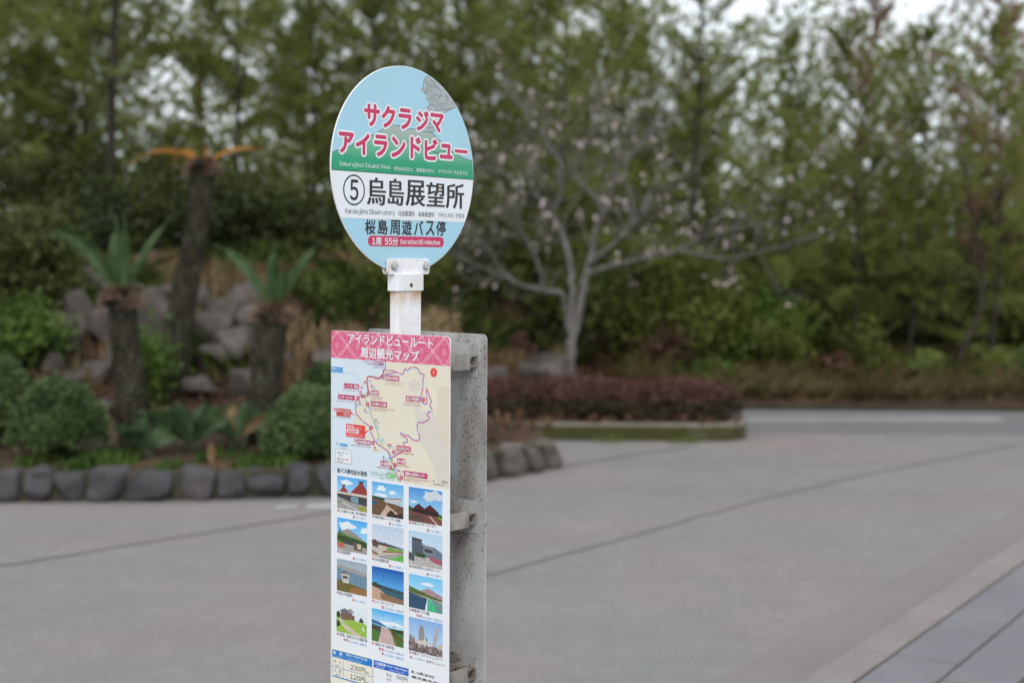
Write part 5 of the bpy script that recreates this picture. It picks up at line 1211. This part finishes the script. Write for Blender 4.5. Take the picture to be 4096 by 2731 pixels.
for q in range(-4, 12):
    for r in (-1, 0, 1):
        cx = -159.9 + q * hw; cz = -30 + r * hh
        if (q + r) % 2: continue
        for k in range(12):
            a = pi / 6 * k; l = 15 if k % 3 else (22 if k % 6 == 0 else 21); d = (cos(a) * l * 0.95, sin(a) * l); seg((cx + d[0] * 0.12, cz + d[1] * 0.12), (cx + d[0], cz + d[1]), 0.7, 0.2)
        for k in range(6):
            a = pi / 3 * k + pi / 6; b = a + pi / 6; c = a - pi / 6; p = (cx + cos(a) * 15, cz + sin(a) * 15)
            seg(p, (cx + cos(b) * 21, cz + sin(b) * 21), 0.65, 0.21); seg(p, (cx + cos(c) * 21, cz + sin(c) * 21), 0.65, 0.21)
tx = Print(); nr = 0
def shelter(P, x, z):
    P.poly(round_rect(x - 3.6, z - 3.2, x + 3.6, z + 3.8, 0.3, 2), INK['azure'], 0.40); P.poly([(x - 2.8, z - 2.8), (x + 2.8, z - 2.8), (x + 2.8, z + 1), (x + 1.6, z + 2.6), (x, z + 1), (x - 1.6, z + 2.6), (x - 2.8, z + 1)], INK['white'], 0.42); P.circle(x, z - 0.6, 1.2, INK['azure'], 0.44, 10)
def smooth_line(P, n=5):
    P = [Vector(p) for p in P]; out = []
    for k in range(len(P) - 1):
        a = P[max(k - 1, 0)]; b = P[k]; c = P[k + 1]; e = P[min(k + 2, len(P) - 1)]
        for q in range(n): t = q / n; out.append(0.5 * (2 * b + (c - a) * t + (2 * a - 5 * b + 4 * c - e) * t * t + (3 * b - a - 3 * c + e) * t ** 3))
    return out + [P[-1]]
def shift(P, d):
    out = []
    for k in range(len(P)):
        t = (P[min(k + 1, len(P) - 1)] - P[max(k - 1, 0)]); t = t.normalized() if t.length > 1e-9 else Vector((1, 0)); out.append(P[k] + Vector((-t.y, t.x)) * d)
    return out
def ink_items(items, P, T):
    nr = 0
    for it in items:
        k = it[0]
        if k == 'L':
            loop, west, green, purple, ferry, trail = [smooth_line(q) for q in it[1:]]
            P.line(trail, 0.5, lin(170, 190, 90), 0.22); P.line(it[5], 0.6, INK['azure'], 0.23); P.line(green, 1.9, INK['leaf'], 0.24)
            for q, lvl in ((loop, 0.26), (west, 0.29)): P.line(shift(q, -0.9), 1.9, INK['sky_line'], lvl); P.line(shift(q, 0.75), 1.9, INK['red_line'], lvl + 0.015)
            P.line(purple, 1.9, INK['violet'], 0.32)
            for q in (loop, west):
                for j in range(12, len(q) - 2, 26):
                    d = (q[j + 1] - q[j - 1]).normalized(); n = Vector((-d.y, d.x)); P.poly([q[j] - d * 2 + n * 1.6, q[j] - d * 2 - n * 1.6, q[j] + d * 2.2], INK['white'], 0.34)
        elif k == 't':
            _, s_, x0, z0, x1, z1, cn, bold = it
            if bold == 4: T.text(s_, x0, z0, x1, z1, lin(190, 36, 92), 0.50, 1.5); T.text(s_, x0, z0, x1, z1, INK['white'], 0.60, 0.7)
            else: T.text(s_, x0, z0, x1, z1, INK[cn], 0.60, 0.022 * (z1 - z0) if bold else 0.0)
        elif k == 'r': P.poly(round_rect(it[1], it[2], it[3], it[4], it[6], 5), INK[it[5]], 0.36 + nr * 0.003); nr += 1
        elif k == 'p': P.poly(it[1], INK[it[2]], 0.50)
        elif k == 'l': P.line(it[1], it[3], INK[it[2]], 0.48)
        elif k == 'c':
            P.circle(it[1], it[2], it[3], INK[it[4]], 0.46, 20)
            if it[5]: h = it[3] * 0.62; w = h * (0.55 if len(it[5]) == 1 else 1.0); T.text(it[5], it[1] - w, it[2] - h, it[1] + w, it[2] + h, INK['white'], 0.60, 0.02 * h)
        elif k == 's': shelter(P, it[1], it[2])
ink_items(BOARD_INK, pr, tx)
pr.build('printed_map', board); tx.build('lettering', board)

# the twelve little printed photographs (plain generic views, drawn as flat ink)
c_ = lin
SKY, SKYL, CLD, SEA, GRN, DGRN, GREY, DGREY, RED, BRN, SAND, STONE = c_(86, 168, 226), c_(160, 208, 236), c_(226, 234, 240), c_(44, 92, 140), c_(104, 158, 70), c_(52, 78, 42), c_(158, 156, 152), c_(70, 70, 72), c_(146, 62, 58), c_(110, 84, 62), c_(196, 170, 150), c_(150, 142, 140)
def cloud_shape(cx, cz, w, h, k): return [(cx + w * cos(a) * (1 + 0.25 * sin(3 * a + k)), cz + h * sin(a) * (1 + 0.3 * cos(4 * a + k))) for a in [2 * pi * q / 18 for q in range(18)]]
VIEWS = [
 [('g', 1, .45, SKY, SKYL), (cloud_shape(.3, .82, .2, .08, 1), CLD), ([(0, 0), (1, 0), (1, .5), (0, .5)], GREY), ([(0, .47), (1, .5), (1, .18), (.45, .24), (0, .36)], DGREY), ([(.05, .5), (.22, .72), (.4, .52)], RED), ([(.44, .52), (.76, .86), (.86, .86), (1, .66), (1, .52)], RED), ([(.74, .86), (.74, .93), (.88, .93), (.88, .86)], DGREY), ([(.17, .7), (.17, .75), (.28, .75), (.28, .7)], DGREY), ([(0, .52), (0, .46), (1, .44), (1, .52)], c_(206, 198, 186)), ([(.46, .42), (.72, .42), (.72, .22), (.46, .26)], c_(120, 150, 160)), ([(0, .25), (.2, .17), (0, .17)], GRN), (cloud_shape(.85, .08, .15, .09, 2), c_(150, 150, 60)), ([(.2, .2), (.8, 0), (.75, 0), (.17, .19)], CLD)],
 [('g', 1, .5, SKY, SKYL), (cloud_shape(.3, .83, .13, .09, 3), CLD), (cloud_shape(.65, .74, .12, .05, 1), CLD), (cloud_shape(.3, .62, .2, .05, 4), CLD), ([(0, 0), (1, 0), (1, .35), (0, .55)], BRN), ([(0, .57), (0, .5), (.35, .46), (.45, .54)], DGRN), ([(0, .46), (.18, .4), (.05, .28), (0, .28)], SEA), ([(.42, .42), (.42, .54), (.93, .58), (.95, .4)], c_(190, 192, 194)), ([(.42, .55), (.93, .6), (.93, .57), (.42, .53)], RED), ([(.47, .36), (.95, .06), (.9, 0), (.25, 0), (.42, .25)], SAND), ([(.5, .1), (.6, .22), (.75, .1), (.95, .16), (1, 0), (.45, 0)], c_(60, 50, 46))],
 [('g', 1, .4, c_(70, 140, 206), c_(140, 196, 232)), (cloud_shape(.72, .82, .3, .15, 2), c_(206, 214, 222)), (cloud_shape(.15, .58, .12, .03, 1), CLD), ([(0, 0), (1, 0), (1, .3), (0, .34)], c_(120, 78, 66)), ([(0, .46), (.1, .4), (1, .3), (1, .22), (0, .3)], DGRN), ([(.12, .38), (.3, .55), (.48, .42), (.64, .56), (.9, .36), (.9, .28), (.12, .3)], c_(84, 42, 40)), ([(.15, .38), (.88, .36), (.88, .24), (.15, .28)], c_(44, 36, 36)), ([(0, .2), (.35, .24), (.55, .12), (.3, 0), (0, .06)], c_(96, 74, 68)), ([(.6, .22), (.66, .22), (.9, 0), (.84, 0)], c_(196, 170, 160)), ([(.85, .25), (1, .22), (1, .12)], GRN)],
 [('g', 1, .4, c_(72, 166, 230), c_(150, 208, 238)), (cloud_shape(.32, .78, .28, .12, 1), CLD), (cloud_shape(.92, .72, .14, .1, 2), CLD), ([(0, .52), (.3, .62), (1, .35), (1, 0), (0, 0)], c_(86, 128, 60)), ([(.12, .58), (.35, .7), (.55, .62), (1, .36), (.6, .45), (.3, .5)], c_(150, 142, 136)), ([(0, .48), (1, .36), (1, .2), (0, .3)], DGRN), ([(.05, .5), (.09, .74), (.13, .5)], DGRN), ([(0, .22), (1, .18), (1, 0), (0, 0)], GREY), ([(.18, .36), (.55, .28), (.55, .2), (.2, .24)], DGREY), ([(0, .22), (.2, .22), (.3, .08), (0, .1)], c_(190, 100, 90)), ([(.56, .32), (.84, .3), (.84, .06), (.56, .08)], c_(96, 88, 78)), ([(.68, .28), (.8, .27), (.8, .12), (.68, .13)], c_(206, 190, 160))],
 [('g', 1, .45, c_(186, 200, 220), c_(206, 214, 226)), ([(0, .52), (.5, .48), (1, .4), (1, .36), (0, .44)], c_(124, 160, 190)), ([(0, .46), (.4, .46), (1, .38), (1, .32), (0, .38)], DGRN), ([(0, 0), (1, 0), (1, .36), (0, .4)], c_(196, 184, 176)), ([(0, .5), (.1, .54), (.24, .44), (.24, .4), (0, .42)], c_(104, 62, 64)), ([(.28, .44), (.42, .48), (.55, .41), (.55, .38), (.28, .4)], c_(104, 62, 64)), ([(.02, .42), (.2, .42), (.2, .3), (.02, .32)], c_(90, 80, 80)), ([(.5, .36), (1, .34), (1, .3), (.45, .26)], GRN), ([(.35, .24), (1, .3), (1, .27), (.36, .18)], c_(140, 110, 60)), ([(0, .2), (.2, .12), (.2, .06), (0, .12)], c_(130, 104, 60)), ([(.2, .05), (.95, .26), (1, .26), (1, .2), (.5, 0), (.2, 0)], GREY), ([(.52, 0), (1, .2), (1, 0)], c_(96, 176, 70))],
 [('g', 1, .4, c_(176, 206, 226), c_(200, 218, 230)), ([(.3, .5), (.45, .62), (.58, .58), (.75, .62), (1, .48), (1, .2), (.3, .2)], c_(104, 124, 142)), ([(.08, .82), (.42, .78), (.38, .72), (.12, .74)], c_(60, 62, 66)), ([(.1, .75), (.38, .74), (.44, .62), (.44, .3), (.1, .34)], c_(88, 94, 104)), ([(.44, .64), (.75, .6), (.78, .5), (.74, .36), (.46, .38)], c_(126, 132, 140)), ([(.48, .54), (.74, .5), (.72, .42), (.48, .44)], c_(60, 68, 76)), ([(0, .4), (.2, .3), (1, .24), (1, 0), (0, 0)], c_(180, 176, 170)), ([(0, .34), (.18, .34), (.18, .1), (0, .14)], c_(80, 84, 90)), ([(.6, .34), (1, .26), (1, .1), (.66, .2)], c_(160, 90, 100)), ([(.18, .36), (.5, .36), (.5, .24), (.2, .26)], DGRN)],
 [('g', 1, .7, c_(150, 166, 176), c_(166, 178, 184)), ([(0, .72), (1, .62), (1, .0), (0, .0)], c_(110, 140, 160)), ([(0, .82), (.5, .78), (1, .7), (1, .58), (0, .72)], c_(158, 156, 152)), ([(0, .36), (.3, .32), (1, .2), (1, 0), (0, 0)], c_(110, 100, 52)), ([(.5, .2), (1, .2), (1, 0), (.4, 0)], c_(150, 110, 66)), ([(.1, .56), (.28, .66), (.48, .56)], c_(124, 108, 104)), ([(.14, .56), (.42, .56), (.4, .28), (.2, .28)], c_(196, 190, 180)), ([(.2, .5), (.36, .5), (.36, .42), (.2, .42)], DGREY)],
 [('g', 1, .46, c_(20, 84, 166), c_(84, 160, 218)), ([(0, .5), (1, .4), (1, 0), (0, 0)], c_(58, 96, 110)), ([(0, .46), (.22, .46), (.4, .4), (1, .34), (1, .3), (.3, .38), (0, .4)], c_(58, 58, 50)), ([(0, .48), (.1, .54), (.28, .44), (0, .42)], DGRN), ([(0, .4), (.25, .34), (.45, .2), (1, .06), (1, 0), (0, 0)], c_(196, 160, 136)), ([(.25, .24), (1, .14), (1, 0), (.3, .04)], c_(140, 112, 84))],
 [('g', 1, .45, c_(110, 190, 232), c_(166, 214, 238)), (cloud_shape(.55, .78, .18, .05, 3), CLD), ([(.25, .5), (.55, .66), (.62, .66), (1, .5), (1, .4), (.25, .42)], c_(166, 136, 140)), ([(0, .64), (.3, .56), (.65, .46), (1, .4), (1, .34), (0, .46)], c_(84, 106, 56)), ([(0, .46), (.5, .4), (1, .34), (1, .3), (0, .42)], c_(200, 180, 160)), ([(0, .46), (.56, .36), (.5, 0), (0, 0)], c_(52, 84, 110)), ([(.55, .36), (.62, .36), (.95, 0), (.56, 0)], c_(70, 178, 132)), ([(.64, .38), (1, .3), (1, 0), (.9, 0)], c_(110, 140, 140)), ([(.5, .1), (.56, .36), (.57, .36), (.55, 0), (.5, 0)], CLD)],
 [('g', 1, .5, c_(224, 230, 232), c_(212, 222, 226)), ([(0, .5), (1, .42), (1, 0), (0, 0)], c_(150, 186, 74)), ([(.1, .68), (.28, .78), (.55, .66), (.5, .6), (.15, .64)], c_(112, 112, 124)), ([(.38, .74), (.46, .8), (.58, .72), (.58, .68)], c_(150, 130, 120)), ([(.15, .64), (.6, .6), (.6, .46), (.15, .4)], c_(120, 96, 82)), ([(.1, .5), (.3, .3), (.65, .1), (.9, 0), (.6, 0), (.3, .12), (.1, .36)], c_(206, 186, 172)), ([(0, .6), (.08, .66), (.14, .56), (.12, .44), (0, .46)], DGRN), ([(.75, .5), (.82, .6), (.9, .5), (.88, .44), (.76, .44)], DGRN), ([(0, .36), (.1, .34), (.14, .2), (0, .14)], DGRN), ([(.85, .32), (.88, .32), (.92, .18), (.88, .18)], CLD)],
 [('g', 1, .5, c_(70, 170, 226), c_(190, 222, 236)), (cloud_shape(.6, .64, .4, .06, 2), CLD), ([(0, .66), (.25, .62), (.45, .54), (.4, .5), (0, .54)], c_(70, 100, 150)), ([(0, .56), (.5, .52), (1, .5), (1, .44), (0, .46)], c_(96, 170, 190)), ([(0, .5), (1, .46), (1, 0), (0, 0)], c_(78, 120, 56)), ([(.3, .5), (.5, .5), (.62, .36), (.75, 0), (.2, 0), (.28, .3)], c_(196, 170, 166)), ([(0, .52), (.28, .48), (.3, .34), (0, .36)], c_(70, 74, 66)), ([(.6, .5), (1, .52), (1, .4), (.7, .4)], c_(60, 70, 50)), ([(.6, .5), (.64, .5), (.9, .05), (.86, .05)], c_(110, 66, 50)), ([(.6, .42), (1, .22), (1, .17), (.6, .38)], c_(110, 66, 50)), ([(.66, .56), (.76, .56), (.71, .6)], c_(110, 80, 70))],
 [('g', 1, .3, c_(130, 172, 220), c_(178, 204, 232)), ([(0, .3), (1, .26), (1, 0), (0, 0)], c_(120, 106, 104)), ([(.28, .3), (.3, .66), (.36, .82), (.44, .8), (.47, .6), (.44, .3)], STONE), ([(.7, .28), (.76, .6), (.8, .84), (.88, .84), (.86, .6), (.8, .28)], c_(176, 168, 164)), ([(0, .28), (.03, .52), (.1, .4), (.16, .46), (.2, .28)], c_(140, 130, 130)), ([(.48, .3), (.5, .5), (.55, .46), (.58, .28)], STONE), ([(.22, .34), (.5, .4), (.7, .26), (.5, .2), (.2, .24)], c_(206, 196, 186)), ([(.86, .34), (1, .38), (1, .2), (.84, .22)], c_(196, 186, 176))],
]
PHOTO_BOXES[9] = (PHOTO_BOXES[9][0], PHOTO_BOXES[9][1], PHOTO_BOXES[9][2], PHOTO_BOXES[9][1] + 72.8)
for vb, view in zip(PHOTO_BOXES, VIEWS):
    ph = Print(); x0, z0, x1, z1 = vb; fx = lambda p: (x0 + min(max(p[0], 0), 1) * (x1 - x0), z0 + min(max(p[1], 0), 1) * (z1 - z0)); lv = 0.40
    for sh in view:
        if sh[0] == 'g': ph.poly([fx((0, 0)), fx((1, 0)), fx((1, sh[2])), fx((0, sh[2]))], sh[4], 0.36); ph.poly([fx((0, sh[2])), fx((1, sh[2])), fx((1, 1)), fx((0, 1))], None, 0.36, [sh[4], sh[4], sh[3], sh[3]])
        else: ph.poly([fx(p) for p in sh[0]], sh[1], lv); lv += 0.008
    if vb is PHOTO_BOXES[11]:
        rgp = random.Random(4)
        for q in range(60):
            cx, cz = rgp.random(), rgp.random() * 0.26; s_ = rgp.uniform(.02, .045); g = rgp.uniform(60, 200); ph.poly([fx((cx + s_ * cos(a), cz + s_ * sin(a))) for a in (0.2, 1.4, 2.5, 3.7, 5.2)], c_(g, g * .92, g * .9), lv); lv += 0.001
    def inside(pt, P):
        x, z = pt; c = False; j = len(P) - 1
        for i in range(len(P)):
            if (P[i][1] > z) != (P[j][1] > z) and x < (P[j][0] - P[i][0]) * (z - P[i][1]) / (P[j][1] - P[i][1] + 1e-12) + P[i][0]: c = not c
            j = i
        return c
    rgp = random.Random(hash(vb[:1]) % 1000); lv += 0.004
    for q in range(1100):
        pt_ = (rgp.random(), rgp.random()); col_ = None
        for sh in view[1:]:
            if inside(pt_, sh[0]): col_ = sh[1]
        if col_ is None: continue
        f = math.exp(rgp.gauss(-0.05, 0.3)) if col_ is not CLD else rgp.uniform(0.88, 1.06); s_ = rgp.uniform(.005, .015); a0 = rgp.random() * 6
        ph.poly([fx((pt_[0] + s_ * rgp.uniform(.6, 1.5) * cos(a0 + k), pt_[1] + s_ * 0.8 * rgp.uniform(.5, 1.2) * sin(a0 + k))) for k in (0, 1.3, 2.4, 3.6, 4.9)], tuple(min(c * f * rgp.uniform(.92, 1.08), 0.9) for c in col_[:3]) + (1,), lv + q * 0.0002)
    ph.build('printed_photo', board, 'photo')
# fare sticker overlapping the lower left of the board
x0, z0, x1, z1 = FARE_CARD
o = bm_obj('fare_card', plate_bm([(x / 1000, z / 1000) for x, z in round_rect(x0, z0, x1, z1, 9, 6)], -0.0016, -0.0008, 0.0002), M['sticker'], sign); o.matrix_local = BOARD_AT
pr = Print(); tx = Print(); ink_items(FARE_INK, pr, tx)
for q in (pr, tx): q.V = [(a, b - 0.0015, c) for a, b, c in q.V]
pr.build('printed_table', o); tx.build('lettering', o)

# ---- back board, rails and spacers between the two boards
bb = bm_obj('back_board', plate_bm(round_rect(-0.181, -BH, 0.1845, 0.003, 0.013), 0, 0.0028, 0.0007), M['grey_metal'], sign)
bb.matrix_local = Matrix.Translation((0, 0, 1.381)) @ RB @ Matrix.Translation((0, 0.061, 0))
fr = Matrix.Translation((0, 0, 1.381)) @ RB
def sub_part(name, bm, mat): o = bm_obj(name, bm, mat, sign); o.matrix_local = fr; return o
for z in (-0.0555, -0.399, -0.744):
    sub_part('backing_strip', box_bm(-0.157, 0.159, 0.0585, 0.0607, z - 0.036, z + 0.036, 0.0006, 1), M['grey_metal'])
    # C-shaped rail, open towards the front, seen end on
    prof = [(0.0583, -0.0122), (0.0583, 0.0122), (0.0375, 0.0122), (0.0375, 0.0062), (0.0395, 0.0062), (0.0395, 0.0102), (0.0563, 0.0102), (0.0563, -0.0102), (0.0395, -0.0102), (0.0395, -0.0062), (0.0375, -0.0062), (0.0375, -0.0122)]
    bm = bmesh.new(); a = [bm.verts.new((-0.155, y, z + q)) for y, q in prof]; b = [bm.verts.new((0.1605, y, z + q)) for y, q in prof]; n = len(prof)
    for k in range(n): bm.faces.new((a[k], a[(k + 1) % n], b[(k + 1) % n], b[k]))
    bm.faces.new(a[::-1]); bm.faces.new(b); bmesh.ops.recalc_face_normals(bm, faces=bm.faces); bmesh.ops.triangulate(bm, faces=[f for f in bm.faces if len(f.verts) > 4]); sub_part('rail', bm, M['alu'])
    for x in (-0.15, 0.1555):
        sub_part('spacer', box_bm(x, x + 0.0025, -0.0595, 0.0372, z - 0.0185, z + 0.0185, 0.0005, 1), M['alu'])
    sub_part('rail_bar', box_bm(-0.155, 0.13, -0.0605, -0.058, z - 0.018, z + 0.018, 0.0005, 1), M['alu'])
    sub_part('rail_bar', box_bm(-0.155, 0.118, 0.0335, 0.0365, z - 0.0185, z + 0.0175, 0.0005, 1), M['alu'])
    sub_part('post_bracket', box_bm(-0.03, 0.03, -0.0575, 0.033, z - 0.012, z + 0.012, 0.001, 1), M['alu'])
